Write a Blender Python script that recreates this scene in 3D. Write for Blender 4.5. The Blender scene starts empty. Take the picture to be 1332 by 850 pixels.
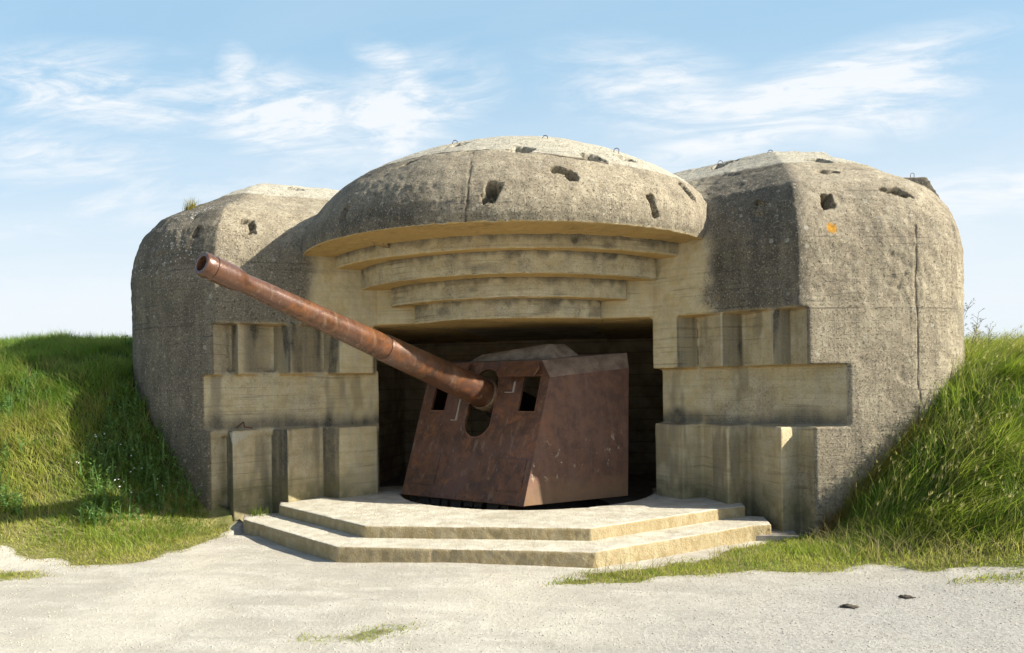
import bpy, bmesh, math, random
import numpy as np
from mathutils import Vector, Matrix
random.seed(7)
rng = np.random.default_rng(7)
SC = bpy.context.scene
COL = SC.collection
R = math.radians

# ------------------------------------------------------------------ helpers
def link(o, parent=None):
    COL.objects.link(o)
    if parent: o.parent = parent
    return o
def tag(o, label=None, cat=None, group=None, kind=None):
    if label: o['label'] = label
    if cat: o['category'] = cat
    if group: o['group'] = group
    if kind: o['kind'] = kind
    return o
def empty(name, loc=(0, 0, 0)):
    o = bpy.data.objects.new(name, None); o.empty_display_size = .2
    o.location = loc
    return link(o)
def setmat(me, m):
    me.materials.clear(); me.materials.append(m)
def mesh_np(name, V, faces_flat, counts, mat=None, parent=None, smooth=False):
    me = bpy.data.meshes.new(name)
    V = np.asarray(V, dtype=np.float32); faces_flat = np.asarray(faces_flat, dtype=np.int32); counts = np.asarray(counts, dtype=np.int32)
    me.vertices.add(len(V)); me.vertices.foreach_set('co', V.ravel())
    me.loops.add(len(faces_flat)); me.loops.foreach_set('vertex_index', faces_flat)
    me.polygons.add(len(counts))
    st = np.concatenate([[0], np.cumsum(counts)[:-1]]).astype(np.int32)
    me.polygons.foreach_set('loop_start', st)
    me.update(calc_edges=True)
    if smooth: me.polygons.foreach_set('use_smooth', np.ones(len(counts), dtype=bool))
    if mat: setmat(me, mat)
    o = bpy.data.objects.new(name, me)
    return link(o, parent)
def obj(name, bm, mat, parent=None, smooth=False, recalc=True, bevel=0, auto=True):
    if recalc: bmesh.ops.recalc_face_normals(bm, faces=bm.faces)
    me = bpy.data.meshes.new(name); bm.to_mesh(me); bm.free()
    if smooth:
        for p in me.polygons: p.use_smooth = True
        if auto: me.set_sharp_from_angle(angle=R(35))
    setmat(me, mat)
    o = bpy.data.objects.new(name, me); link(o, parent)
    if bevel:
        b = o.modifiers.new('bevel', 'BEVEL'); b.width = bevel; b.segments = 2; b.limit_method = 'ANGLE'; b.angle_limit = R(30)
    return o
def add_prism(bm, pts, z0, z1):
    lo = [bm.verts.new((p[0], p[1], z0)) for p in pts]; hi = [bm.verts.new((p[0], p[1], z1)) for p in pts]
    n = len(pts)
    bm.faces.new(lo); bm.faces.new(hi)
    for i in range(n): bm.faces.new((lo[i], lo[(i+1) % n], hi[(i+1) % n], hi[i]))
def add_box(bm, x0, x1, y0, y1, z0, z1): add_prism(bm, [(x0, y0), (x1, y0), (x1, y1), (x0, y1)], z0, z1)
def add_loft(bm, rings, capa=True, capb=True, closed=True):
    V = [[bm.verts.new(p) for p in r] for r in rings]
    n = len(V[0])
    for a, b in zip(V[:-1], V[1:]):
        for i in range(n if closed else n-1):
            j = (i+1) % n
            bm.faces.new((a[i], a[j], b[j], b[i]))
    if capa: bm.faces.new(V[0])
    if capb: bm.faces.new(V[-1])
    return V
def frame_from(d):
    d = Vector(d).normalized(); up = Vector((0, 0, 1))
    if abs(d.z) > .95: up = Vector((1, 0, 0))
    x = d.cross(up).normalized(); y = x.cross(d).normalized()
    return x, y, d
def add_tube(bm, pts, rad, seg=10, caps=True):
    pts = [Vector(p) for p in pts]; rings = []
    if not hasattr(rad, '__len__'): rad = [rad]*len(pts)
    for i, p in enumerate(pts):
        d = (pts[min(i+1, len(pts)-1)] - pts[max(i-1, 0)])
        x, y, _ = frame_from(d)
        rings.append([p + x*math.cos(t)*rad[i] + y*math.sin(t)*rad[i] for t in [2*math.pi*k/seg for k in range(seg)]])
    add_loft(bm, rings, caps, caps)

# numpy value noise
def _h(ix, iy, iz, s):
    n = (ix*73856093) ^ (iy*19349663) ^ (iz*83492791) ^ (s*2654435761 & 0x7fffffff)
    n = (n ^ (n >> 13)) * 1274126177 & 0x7fffffff
    n = (n ^ (n >> 16)) & 0xffff
    return n/65535.0
def vnoise(P, f, s=0):
    Q = P*f; I = np.floor(Q).astype(np.int64); F_ = Q-I; F_ = F_*F_*(3-2*F_)
    out = 0
    for dx in (0, 1):
        for dy in (0, 1):
            for dz in (0, 1):
                w = (F_[:, 0] if dx else 1-F_[:, 0])*(F_[:, 1] if dy else 1-F_[:, 1])*(F_[:, 2] if dz else 1-F_[:, 2])
                out = out + w*_h(I[:, 0]+dx, I[:, 1]+dy, I[:, 2]+dz, s)
    return out
def fbm(P, f, s=0, o=3):
    a = 0; t = 0; w = 1
    for k in range(o):
        a = a + w*vnoise(P, f*2**k, s+k*17); t += w; w *= .5
    return a/t
def sstep(a, b, x):
    t = np.clip((x-a)/(b-a), 0, 1); return t*t*(3-2*t)

# ------------------------------------------------------------------ node helper
class NT:
    def __init__(s, name):
        s.m = bpy.data.materials.new(name); s.m.use_nodes = True; s.t = s.m.node_tree; s.t.nodes.clear()
    def n(s, typ, ins=None, **kw):
        nd = s.t.nodes.new(typ)
        for k, v in kw.items(): setattr(nd, k, v)
        for k, v in (ins or {}).items():
            sock = nd.inputs[k]
            if isinstance(v, bpy.types.NodeSocket): s.t.links.new(v, sock)
            else: sock.default_value = v
        return nd
    def noise(s, vec, scale, detail=4, rough=.55, dist=0):
        return s.n('ShaderNodeTexNoise', {'Vector': vec, 'Scale': scale, 'Detail': detail, 'Roughness': rough, 'Distortion': dist}).outputs['Fac']
    def ramp(s, v, a, b, lo=0., hi=1.):
        return s.n('ShaderNodeMapRange', {'Value': v, 'From Min': a, 'From Max': b, 'To Min': lo, 'To Max': hi}, interpolation_type='SMOOTHSTEP').outputs['Result']
    def mix(s, f, a, b, mode='MIX'):
        nd = s.t.nodes.new('ShaderNodeMix'); nd.data_type = 'RGBA'; nd.blend_type = mode
        for idx, v in ((0, f), (6, a), (7, b)):
            if isinstance(v, bpy.types.NodeSocket): s.t.links.new(v, nd.inputs[idx])
            else:
                if idx and len(v) == 3: v = (*v, 1)
                nd.inputs[idx].default_value = v
        return nd.outputs[2]
    def math(s, op, a, b=0., clamp=False):
        nd = s.t.nodes.new('ShaderNodeMath'); nd.operation = op; nd.use_clamp = clamp
        for i, v in enumerate((a, b)):
            if isinstance(v, bpy.types.NodeSocket): s.t.links.new(v, nd.inputs[i])
            else: nd.inputs[i].default_value = v
        return nd.outputs[0]
    def attr(s, name, out='Fac'): return s.n('ShaderNodeAttribute', attribute_name=name).outputs[out]
    def mapping(s, vec, scale=(1, 1, 1), rot=(0, 0, 0)):
        return s.n('ShaderNodeMapping', {'Vector': vec, 'Scale': scale, 'Rotation': rot}).outputs[0]
    def coord(s): return s.n('ShaderNodeTexCoord').outputs['Object']
    def sep(s, v): return s.n('ShaderNodeSeparateXYZ', {'Vector': v}).outputs
    def bump(s, h, strength, dist, normal=None):
        d = {'Height': h, 'Strength': strength, 'Distance': dist}
        if normal: d['Normal'] = normal
        return s.n('ShaderNodeBump', d).outputs[0]
    def out(s, **k):
        b = s.n('ShaderNodeBsdfPrincipled', {kk.replace('_', ' '): v for kk, v in k.items()})
        o = s.t.nodes.new('ShaderNodeOutputMaterial'); s.t.links.new(b.outputs[0], o.inputs['Surface']); return b
def rgb(*c): return (*c, 1)

# ------------------------------------------------------------------ materials
def concrete_mat():
    T = NT('weathered_concrete'); P = T.coord(); xyz = T.sep(P)
    big = T.noise(P, .9, 5, .6, .4); mid = T.noise(P, 5, 6, .65); fine = T.noise(P, 33, 5, .8); grit = T.noise(P, 120, 2, .6)
    streak = T.noise(T.mapping(P, (5, 5, .45)), 1.6, 5, .6)
    board = T.noise(T.mapping(P, (.35, .35, 9)), 1.3, 4, .6)
    lines = T.n('ShaderNodeTexWave', {'Vector': P, 'Scale': 1.25, 'Distortion': .35, 'Detail': 2, 'Detail Scale': 3}, wave_type='BANDS', bands_direction='Z', wave_profile='SAW').outputs['Fac']
    seam = T.ramp(lines, .93, 1.0)
    clean = T.attr('clean'); film_shade = T.attr('weather_shade'); roofv = T.attr('pale')
    raw = T.mix(T.ramp(mid, .35, .68), rgb(.335, .285, .20), rgb(.50, .435, .31))
    raw = T.mix(T.ramp(big, .42, .66), raw, T.mix(.55, raw, rgb(.27, .225, .16)))
    cl = T.mix(T.ramp(mid, .3, .7), rgb(.48, .385, .21), rgb(.58, .50, .325))
    cl = T.mix(T.math('MULTIPLY', T.ramp(streak, .45, .7), .55), cl, rgb(.40, .355, .26))
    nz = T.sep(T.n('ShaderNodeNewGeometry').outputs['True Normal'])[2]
    cl = T.mix(T.math('MULTIPLY', T.ramp(nz, -.3, -.7), .9), cl, T.mix(mid, rgb(.38, .22, .06), rgb(.50, .34, .13)))  # ochre undersides, darkened to paint in their shade
    col = T.mix(clean, raw, cl)
    col = T.mix(T.math('MULTIPLY', T.ramp(board, .45, .68), .35), col, T.mix(.5, col, rgb(.2, .17, .125)))
    # dark algae film, also carrying the shade painted on some faces
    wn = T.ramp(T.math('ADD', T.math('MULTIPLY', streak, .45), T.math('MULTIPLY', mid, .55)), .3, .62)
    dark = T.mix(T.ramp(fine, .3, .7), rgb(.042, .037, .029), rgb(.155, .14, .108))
    col = T.mix(T.math('MULTIPLY', film_shade, T.ramp(wn, 0, 1, .6, 1.)), col, dark)
    col = T.mix(T.math('MULTIPLY', roofv, T.ramp(mid, .2, .6, .55, .95)), col, rgb(.50, .465, .37))
    # rain streaks and old form-board marks on the exposed faces
    rs = T.math('MULTIPLY', T.ramp(T.noise(T.mapping(P, (7, 7, .35)), 1.5, 6, .7), .50, .66), T.math('SUBTRACT', 1., clean))
    col = T.mix(T.math('MULTIPLY', rs, T.ramp(nz, .6, .2, 0, .38)), col, rgb(.13, .11, .08))
    bd = T.ramp(T.noise(T.mapping(P, (.5, .5, 16)), 1.5, 4, .7), .55, .66)
    col = T.mix(T.math('MULTIPLY', bd, T.ramp(T.noise(P, 1.1, 3), .4, .6, .15, .7)), col, T.mix(.6, col, rgb(.08, .065, .045)))
    # speckles
    pit = T.math('MAXIMUM', T.ramp(fine, .56, .64), T.ramp(T.noise(P, 62, 2, .6), .60, .68))
    col = T.mix(T.math('MULTIPLY', pit, T.math('SUBTRACT', .95, T.math('MULTIPLY', clean, .78))), col, rgb(.07, .058, .042))
    lite = T.ramp(T.noise(P, 40, 4, .75), .55, .65)
    col = T.mix(T.math('MULTIPLY', lite, T.math('SUBTRACT', .6, T.math('MULTIPLY', clean, .5))), col, rgb(.56, .51, .40))
    v = T.n('ShaderNodeTexVoronoi', {'Vector': P, 'Scale': 5.5, 'Randomness': 1.}).outputs
    spotsz = T.math('ADD', .05, T.math('MULTIPLY', T.noise(P, 1.7, 2), .22))
    spot = T.math('MULTIPLY', T.math('LESS_THAN', v['Distance'], spotsz), T.ramp(T.noise(P, .8, 3), .44, .56))
    spot = T.math('MULTIPLY', spot, T.ramp(mid, .4, .55))
    col = T.mix(T.math('MULTIPLY', T.math('MULTIPLY', spot, .5), T.math('SUBTRACT', 1., clean)), col, rgb(.52, .50, .42))
    v2 = T.n('ShaderNodeTexVoronoi', {'Vector': P, 'Scale': 19., 'Randomness': 1.}).outputs
    sp2 = T.math('MULTIPLY', T.math('LESS_THAN', v2['Distance'], T.math('MULTIPLY', T.noise(P, 3.1, 2), .42)), T.attr('lichen'))
    col = T.mix(T.math('MULTIPLY', sp2, .85), col, rgb(.62, .62, .58))
    org = T.math('MULTIPLY', T.ramp(T.noise(P, 9, 5, .7), .66, .74), T.math('SUBTRACT', 1., clean))
    col = T.mix(T.math('MULTIPLY', org, .5), col, rgb(.46, .27, .08))
    lich = T.attr('orange'); col = T.mix(lich, col, T.mix(fine, rgb(.62, .33, .02), rgb(.45, .2, .02)))
    moss = T.attr('moss'); col = T.mix(T.math('MULTIPLY', moss, T.ramp(mid, .35, .6, .3, .9)), col, T.mix(fine, rgb(.10, .10, .045), rgb(.22, .19, .09)))
    # construction joints
    def line(ax, pos, w, amp):
        d = T.math('ABSOLUTE', T.math('SUBTRACT', T.math('ADD', xyz[ax], T.math('MULTIPLY', T.math('SUBTRACT', mid, .5), .05)), pos))
        return T.math('MULTIPLY', T.ramp(d, w, 0.), amp)
    crack = T.math('MULTIPLY', T.attr('crack'), 1.)
    col = T.mix(T.math('MULTIPLY', crack, .8), col, rgb(.05, .035, .025))
    ln = T.math('MULTIPLY', T.math('MAXIMUM', line(2, 2.93, .02, .6), line(2, 3.86, .02, .4)), T.ramp(T.noise(P, 2.2, 3), .38, .55))
    ln = T.math('MULTIPLY', ln, T.math('SUBTRACT', 1., clean))
    col = T.mix(ln, col, rgb(.07, .055, .04))
    col = T.mix(T.math('MULTIPLY', seam, T.ramp(T.noise(P, 1.1, 2), .45, .65, .0, .3)), col, rgb(.1, .08, .06))
    h = T.math('ADD', T.math('MULTIPLY', fine, .55), T.math('MULTIPLY', mid, 1.1))
    h = T.math('ADD', h, T.math('MULTIPLY', grit, .25))
    h = T.math('SUBTRACT', h, T.math('MULTIPLY', pit, .5)); h = T.math('SUBTRACT', h, T.math('MULTIPLY', T.math('MULTIPLY', seam, .35), T.ramp(T.noise(P, 1.1, 2), .45, .65))); h = T.math('SUBTRACT', h, T.math('MULTIPLY', crack, .9))
    h = T.math('ADD', h, T.math('MULTIPLY', board, .35))
    bs = T.math('SUBTRACT', .9, T.math('MULTIPLY', clean, .5))
    T.out(Base_Color=col, Roughness=.93, Normal=T.bump(h, bs, .035), Specular_IOR_Level=.25)
    return T.m
def step_mat():
    T = NT('pale_step_concrete'); P = T.coord()
    mid = T.noise(P, 4, 6, .65); fine = T.noise(P, 45, 4, .7); vert = T.noise(T.mapping(P, (2.2, 2.2, 1.5)), 3.5, 6, .8)
    nz = T.sep(T.n('ShaderNodeNewGeometry').outputs['True Normal'])[2]
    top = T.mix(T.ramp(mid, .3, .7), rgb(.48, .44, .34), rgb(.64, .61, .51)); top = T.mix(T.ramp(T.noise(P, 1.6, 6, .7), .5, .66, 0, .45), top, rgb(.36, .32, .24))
    side = T.mix(T.ramp(vert, .35, .7), rgb(.33, .255, .13), rgb(.45, .38, .24))  # ochre risers, darker than the treads to paint in their shade
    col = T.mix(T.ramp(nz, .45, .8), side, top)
    col = T.mix(T.ramp(T.noise(P, 12, 5, .7), .60, .72, 0, .5), col, rgb(.3, .25, .17))
    col = T.mix(T.ramp(fine, .62, .75, 0, .5), col, rgb(.22, .17, .1))
    h = T.math('ADD', T.math('MULTIPLY', fine, .6), T.math('ADD', mid, T.math('MULTIPLY', vert, .5)))
    T.out(Base_Color=col, Roughness=.95, Normal=T.bump(h, .8, .035), Specular_IOR_Level=.2)
    return T.m
def inner_mat():
    T = NT('sooty_inner_concrete'); P = T.coord()
    mid = T.noise(P, 2.2, 6, .65); fine = T.noise(P, 30, 4, .7)
    b = T.n('ShaderNodeTexWave', {'Vector': P, 'Scale': 1.3, 'Distortion': .5, 'Detail': 2}, bands_direction='Z', wave_profile='SAW').outputs['Fac']
    col = T.mix(T.ramp(mid, .35, .65), rgb(.30, .22, .13), rgb(.48, .38, .25))
    col = T.mix(T.ramp(b, .9, 1., 0, .6), col, rgb(.04, .03, .02))
    T.out(Base_Color=col, Roughness=.95, Normal=T.bump(T.math('ADD', mid, fine), .6, .02))
    return T.m
def rust_mat(name='rusty_steel', lift=1., rough=.62, orange=.4):
    T = NT(name); P = T.coord()
    big = T.noise(P, 1.4, 6, .65, .6); mid = T.noise(P, 6, 6, .7, .3); fine = T.noise(P, 60, 4, .7)
    streak = T.noise(T.mapping(P, (7, 7, .8)), 1.5, 5, .65)
    c = T.mix(T.ramp(mid, .35, .65), rgb(.05*lift, .024*lift, .014*lift), rgb(.105*lift, .046*lift, .021*lift))
    c = T.mix(T.ramp(big, .45, .62, 0, .75), c, rgb(.095*lift, .048*lift, .034*lift))
    c = T.mix(T.math('MULTIPLY', T.ramp(T.noise(P, 2.6, 6, .7, 1.), .5, .7), orange), c, rgb(.33, .12, .035))
    c = T.mix(T.ramp(streak, .54, .70, 0, .5), c, rgb(.24, .16, .10))
    c = T.mix(T.ramp(T.noise(T.mapping(P, (1, 1, .35)), 14, 5, .8), .60, .70, 0, .5), c, rgb(.32, .27, .21))
    c = T.mix(T.ramp(T.noise(T.mapping(P, (9, 9, .5)), 3, 6, .75), .58, .70, 0, .55), c, rgb(.035, .02, .016))
    c = T.mix(T.ramp(fine, .62, .75, 0, .5), c, rgb(.04, .02, .015))
    r = T.math('ADD', rough-.12, T.math('MULTIPLY', mid, .25))
    T.out(Base_Color=c, Roughness=r, Normal=T.bump(T.math('ADD', T.math('MULTIPLY', fine, .5), mid), .35, .012), Metallic=.1, Specular_IOR_Level=.5)
    return T.m
def scuffed_side_mat():
    # same steel with pale scuffs and paint flakes low on the plate
    T = NT('scuffed_rusty_steel'); P = T.coord(); z = T.sep(P)[2]
    big = T.noise(P, 1.2, 6, .65, .6); mid = T.noise(P, 6, 6, .7, .3); fine = T.noise(P, 60, 4, .7)
    streak = T.noise(T.mapping(P, (6, 6, .5)), 1.2, 5, .6)
    c = T.mix(T.ramp(mid, .35, .65), rgb(.078, .038, .025), rgb(.145, .068, .038))
    c = T.mix(T.ramp(streak, .45, .7, 0, .6), c, rgb(.15, .085, .06))
    c = T.mix(T.ramp(big, .5, .7, 0, .5), c, rgb(.2, .08, .035))
    sc = T.math('MULTIPLY', T.ramp(T.noise(T.mapping(P, (1, 1, .6)), 11, 4, .75), .60, .66), T.math('MULTIPLY', T.ramp(z, .5, .75), T.ramp(z, 1.35, 1.1)))
    c = T.mix(T.math('MULTIPLY', sc, .7), c, rgb(.42, .34, .24))
    c = T.mix(T.ramp(z, .75, .35, 0, .45), c, rgb(.24, .15, .07))
    c = T.mix(T.ramp(fine, .62, .75, 0, .5), c, rgb(.04, .02, .015))
    T.out(Base_Color=c, Roughness=.6, Normal=T.bump(T.math('ADD', T.math('MULTIPLY', fine, .5), mid), .3, .01), Metallic=.2)
    return T.m
def plain_mat(name, c, rough=.6, metal=0., c2=None, sc=20):
    T = NT(name); P = T.coord(); n = T.noise(P, sc, 4, .65)
    col = T.mix(T.ramp(n, .3, .7), rgb(*c), rgb(*(c2 or [x*.6 for x in c])))
    T.out(Base_Color=col, Roughness=rough, Metallic=metal, Normal=T.bump(n, .3, .01))
    return T.m
def ground_mat():
    T = NT('sandy_gravel_path'); P = T.coord()
    big = T.noise(P, .45, 5, .6, .5); mid = T.noise(P, 2.6, 7, .7, .3); grav = T.noise(P, 34, 4, .8); fine = T.noise(P, 95, 3, .7)
    longn = T.noise(T.mapping(P, (.5, 2.2, 1)), 1.3, 5, .6, .4)
    c = T.mix(T.ramp(mid, .32, .68), rgb(.46, .425, .35), rgb(.60, .57, .49))
    c = T.mix(T.ramp(longn, .40, .62, 0, .75), c, rgb(.42, .39, .33))
    c = T.mix(T.ramp(big, .45, .65, 0, .6), c, rgb(.62, .575, .47))
    c = T.mix(T.ramp(grav, .54, .66, 0, .75), c, rgb(.36, .33, .27))
    c = T.mix(T.ramp(grav, .42, .32, 0, .5), c, rgb(.74, .71, .63))
    c = T.mix(T.attr('grey'), c, T.mix(T.ramp(grav, .4, .6), rgb(.44, .425, .39), rgb(.30, .285, .26)))
    soil = T.mix(T.ramp(mid, .35, .65), rgb(.13, .14, .04), rgb(.26, .235, .10))
    soil = T.mix(T.attr('lush'), soil, rgb(.045, .055, .02))
    g = T.ramp(T.math('ADD', T.attr('grass'), T.math('MULTIPLY', T.math('SUBTRACT', T.noise(P, 7, 5, .7), .5), .5)), .35, .6)
    c = T.mix(g, c, soil)
    h = T.math('ADD', T.math('MULTIPLY', grav, .7), T.math('ADD', T.math('MULTIPLY', mid, 1.2), T.math('MULTIPLY', fine, .3)))
    T.out(Base_Color=c, Roughness=.97, Normal=T.bump(h, .8, .035), Specular_IOR_Level=.15)
    return T.m
def grass_mat(name='grass_blades'):
    T = NT(name)
    col = T.n('ShaderNodeAttribute', attribute_name='tint').outputs['Color']
    b = T.n('ShaderNodeBsdfPrincipled', {'Base Color': col, 'Roughness': .55, 'Specular IOR Level': .35})
    tr = T.n('ShaderNodeBsdfTranslucent', {'Color': T.mix(.35, col, rgb(.5, .6, .05))})
    mx = T.n('ShaderNodeMixShader', {0: .5}); T.t.links.new(b.outputs[0], mx.inputs[1]); T.t.links.new(tr.outputs[0], mx.inputs[2])
    o = T.t.nodes.new('ShaderNodeOutputMaterial'); T.t.links.new(mx.outputs[0], o.inputs['Surface'])
    return T.m
M_CON, M_STEP, M_IN, M_GND, M_GRASS = concrete_mat(), step_mat(), inner_mat(), ground_mat(), grass_mat()
M_RUST = rust_mat('rusty_steel_plate', 1.35, .55, .55); M_SIDE = scuffed_side_mat(); M_PALE = plain_mat('bare_bright_steel', (.46, .42, .36), .4, .4, (.4, .35, .28), 14); M_RIM = rust_mat('dusty_rim_steel', 2.3, .6, .3); M_FLAP = rust_mat('flap_steel', 1.75, .6, .2)
M_BARREL = rust_mat('polished_rusty_barrel', 1.3, .27, .40); M_BARREL.node_tree.nodes['Principled BSDF'].inputs['Metallic'].default_value = .2
M_IRON = plain_mat('rusty_iron_bar', (.12, .05, .03), .8, .2)
M_DARK = plain_mat('dark_oily_steel', (.03, .026, .022), .7, .3)
M_GREYM = plain_mat('grey_worn_steel', (.22, .16, .10), .5, .4, (.12, .07, .045), 14)
M_CLOD = plain_mat('dry_dark_clod', (.10, .08, .055), .95, 0, (.05, .04, .03), 30)

# ------------------------------------------------------------------ sculpted concrete
HOLES = []   # (x, y, z, rx (horizontal), rz (vertical), depth, skew)
CRACKS = []  # list of polylines
HOLES = [(-1.089,-1.807,4.983,.09,.10,.2,.6),(-.501,-1.356,5.336,.15,.22,.26,.2),(.455,-1.861,5.057,.17,.15,.24,0),(.168,-2.496,4.399,.11,.15,.24,.2),(.96,-2.18,4.68,.12,.06,.15,0),(1.13,-2.148,4.59,.08,.11,.2,0),
 (1.353,-1.696,4.958,.17,.13,.22,-.3),(1.802,-1.179,5.033,.18,.12,.2,-.3),(2.145,-1.656,4.293,.08,.16,.2,-.3),(2.593,-.828,4.634,.12,.17,.2,-.4),(-1.939,-1.959,4.332,.07,.13,.10,.2),
 (-3.85,-1.0,4.48,.11,.065,.15,0),(-3.764,-1.01,4.38,.065,.13,.15,0),(-3.99,1.0,5.42,.17,.22,.22,0),(-4.52,-1.19,4.32,.06,.13,.10,.2),
 (3.27,1.12,5.47,.17,.2,.22,.5),(3.54,-.945,4.305,.10,.18,.09,0),(4.61,.2,5.22,.2,.2,.22,-.3),(4.55,-.43,4.89,.2,.11,.18,-.3),(4.41,-1.10,4.35,.115,.12,.26,0),(5.37,-.72,4.51,.19,.12,.2,-.6),(5.9,-.1,4.4,.06,.08,.1,0)]
CRACKS = [[(-.182,-1.951,5.03),(-.139,-2.257,4.785),(-.108,-2.467,4.488),(-.123,-2.548,4.232),(-.151,-2.526,4.02)],
 [(-1.169,-1.571,5.104),(-.787,-1.778,5.086),(-.445,-1.879,5.077),(-.132,-1.892,5.074),(.279,-1.904,5.045),(.584,-1.922,5.001),(.886,-1.946,4.936),(1.177,-1.884,4.886),(1.562,-1.708,4.852)],
 [(5.553,-.891,4.0),(5.542,-.93,3.44),(5.546,-.925,2.93),(5.556,-.922,2.2),(5.555,-.919,1.3)]]
def remesh(bm, vox):
    bmesh.ops.remove_doubles(bm, verts=bm.verts, dist=1e-4)
    bmesh.ops.triangulate(bm, faces=[f for f in bm.faces if len(f.verts) > 4])
    bmesh.ops.recalc_face_normals(bm, faces=bm.faces)
    me = bpy.data.meshes.new('tmp'); bm.to_mesh(me); bm.free()
    o = bpy.data.objects.new('tmp', me); COL.objects.link(o)
    md = o.modifiers.new('r', 'REMESH'); md.mode = 'VOXEL'; md.voxel_size = vox; md.adaptivity = 0; md.use_smooth_shade = True
    dg = bpy.context.evaluated_depsgraph_get(); dg.update()
    new = bpy.data.meshes.new_from_object(o.evaluated_get(dg))
    bpy.data.objects.remove(o); bpy.data.meshes.remove(me)
    return new
def seg_dist(P, pl):
    best = np.full(len(P), 9.)
    for a, b in zip(pl[:-1], pl[1:]):
        a = np.array(a); b = np.array(b); ab = b-a
        t = np.clip(((P-a)@ab)/(ab@ab), 0, 1)
        best = np.minimum(best, np.linalg.norm(P-a-t[:, None]*ab, axis=1))
    return best
def concrete(name, bm, vox, parent, attrs, amp=1., mat=None, label=None, ampf=None):
    me = remesh(bm, vox); n = len(me.vertices)
    P = np.empty(n*3, dtype=np.float32); me.vertices.foreach_get('co', P); P = P.reshape(-1, 3).astype(np.float64)
    N = np.empty(n*3, dtype=np.float32); me.vertices.foreach_get('normal', N); N = N.reshape(-1, 3).astype(np.float64)
    if ampf is not None: amp = ampf(P)
    d = (fbm(P, 1.7, 3, 3)-.5)*.035*amp + (fbm(P, 9, 11, 2)-.5)*.018*amp+(fbm(P, 24, 13, 1)-.5)*.008*amp
    chip = fbm(P, 5.0, 31, 3)
    d -= np.clip(chip-.66, 0, 1)*.09*amp
    zr = P[:, 2]/.16; rowoff = _h(np.floor(zr).astype(np.int64), np.zeros(n, np.int64), np.zeros(n, np.int64), 5)
    side = 1-sstep(.3, .7, np.abs(N[:, 2]))
    d += (rowoff-.5)*.003*side*amp
    crack = np.zeros(n)
    for pl in CRACKS:
        w = .004+.010*vnoise(P, 9, 5)**2
        m = sstep(w*1.6+.008, w*.5, seg_dist(P+((vnoise(P, 4, 8)-.5)*.05)[:, None], pl)); crack = np.maximum(crack, m)
    d -= crack*.006
    D = N*d[:, None]
    inner = np.zeros(n)
    for (hx, hy, hz, rx, rz, dep, skew) in HOLES:
        rx, rz = rx*.86, rz*.86
        q = P-np.array([hx, hy, hz]); m0 = (np.abs(q).max(axis=1) < .5)
        if not m0.any(): continue
        q = q[m0]; i0 = np.argmin((q**2).sum(1)); nn = N[m0][i0]
        if (q[i0]**2).sum() > .01: continue
        nn = nn/np.linalg.norm(nn); ex = np.cross([0, 0, 1.], nn); ex /= np.linalg.norm(ex); ez = np.cross(nn, ex)
        u = q@ex; v = q@ez; u = u-skew*v
        rr = ((u/rx)**4+(v/rz)**4)**.25+(fbm(P[m0], 13, 77, 3)-.5)*1.25
        k = sstep(1.02, .82, rr)*(.6+.8*vnoise(P[m0], 18, 4))
        D[m0] += -nn[None, :]*(k*dep)[:, None]
        inner[m0] = np.maximum(inner[m0], k)
    P2 = (P+D).astype(np.float32)
    me.vertices.foreach_set('co', P2.ravel()); me.update()
    A = attrs(P, N); A['crack'] = np.maximum(crack, 0)
    if 'weather_shade' in A: A['weather_shade'] = np.clip(A['weather_shade']*(1-inner)+inner*.35, 0, 1)  # hole interiors pulled to one mid-dark tone
    for k, v in A.items():
        a = me.attributes.new(k, 'FLOAT', 'POINT'); a.data.foreach_set('value', np.asarray(v, dtype=np.float32))
    setmat(me, mat or M_CON)
    o = bpy.data.objects.new(name, me); link(o, parent)
    if label: o['label'] = label
    return o
def A_base(P, N):
    z = np.zeros(len(P)); return dict(clean=z.copy(), weather_shade=z.copy(), pale=z.copy(), lichen=z.copy(), orange=z.copy(), moss=z.copy())

bunker = tag(empty('gun_casemate'), 'weathered concrete gun bunker with domed roof and stepped opening, built into the grass bank', 'bunker')

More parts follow.
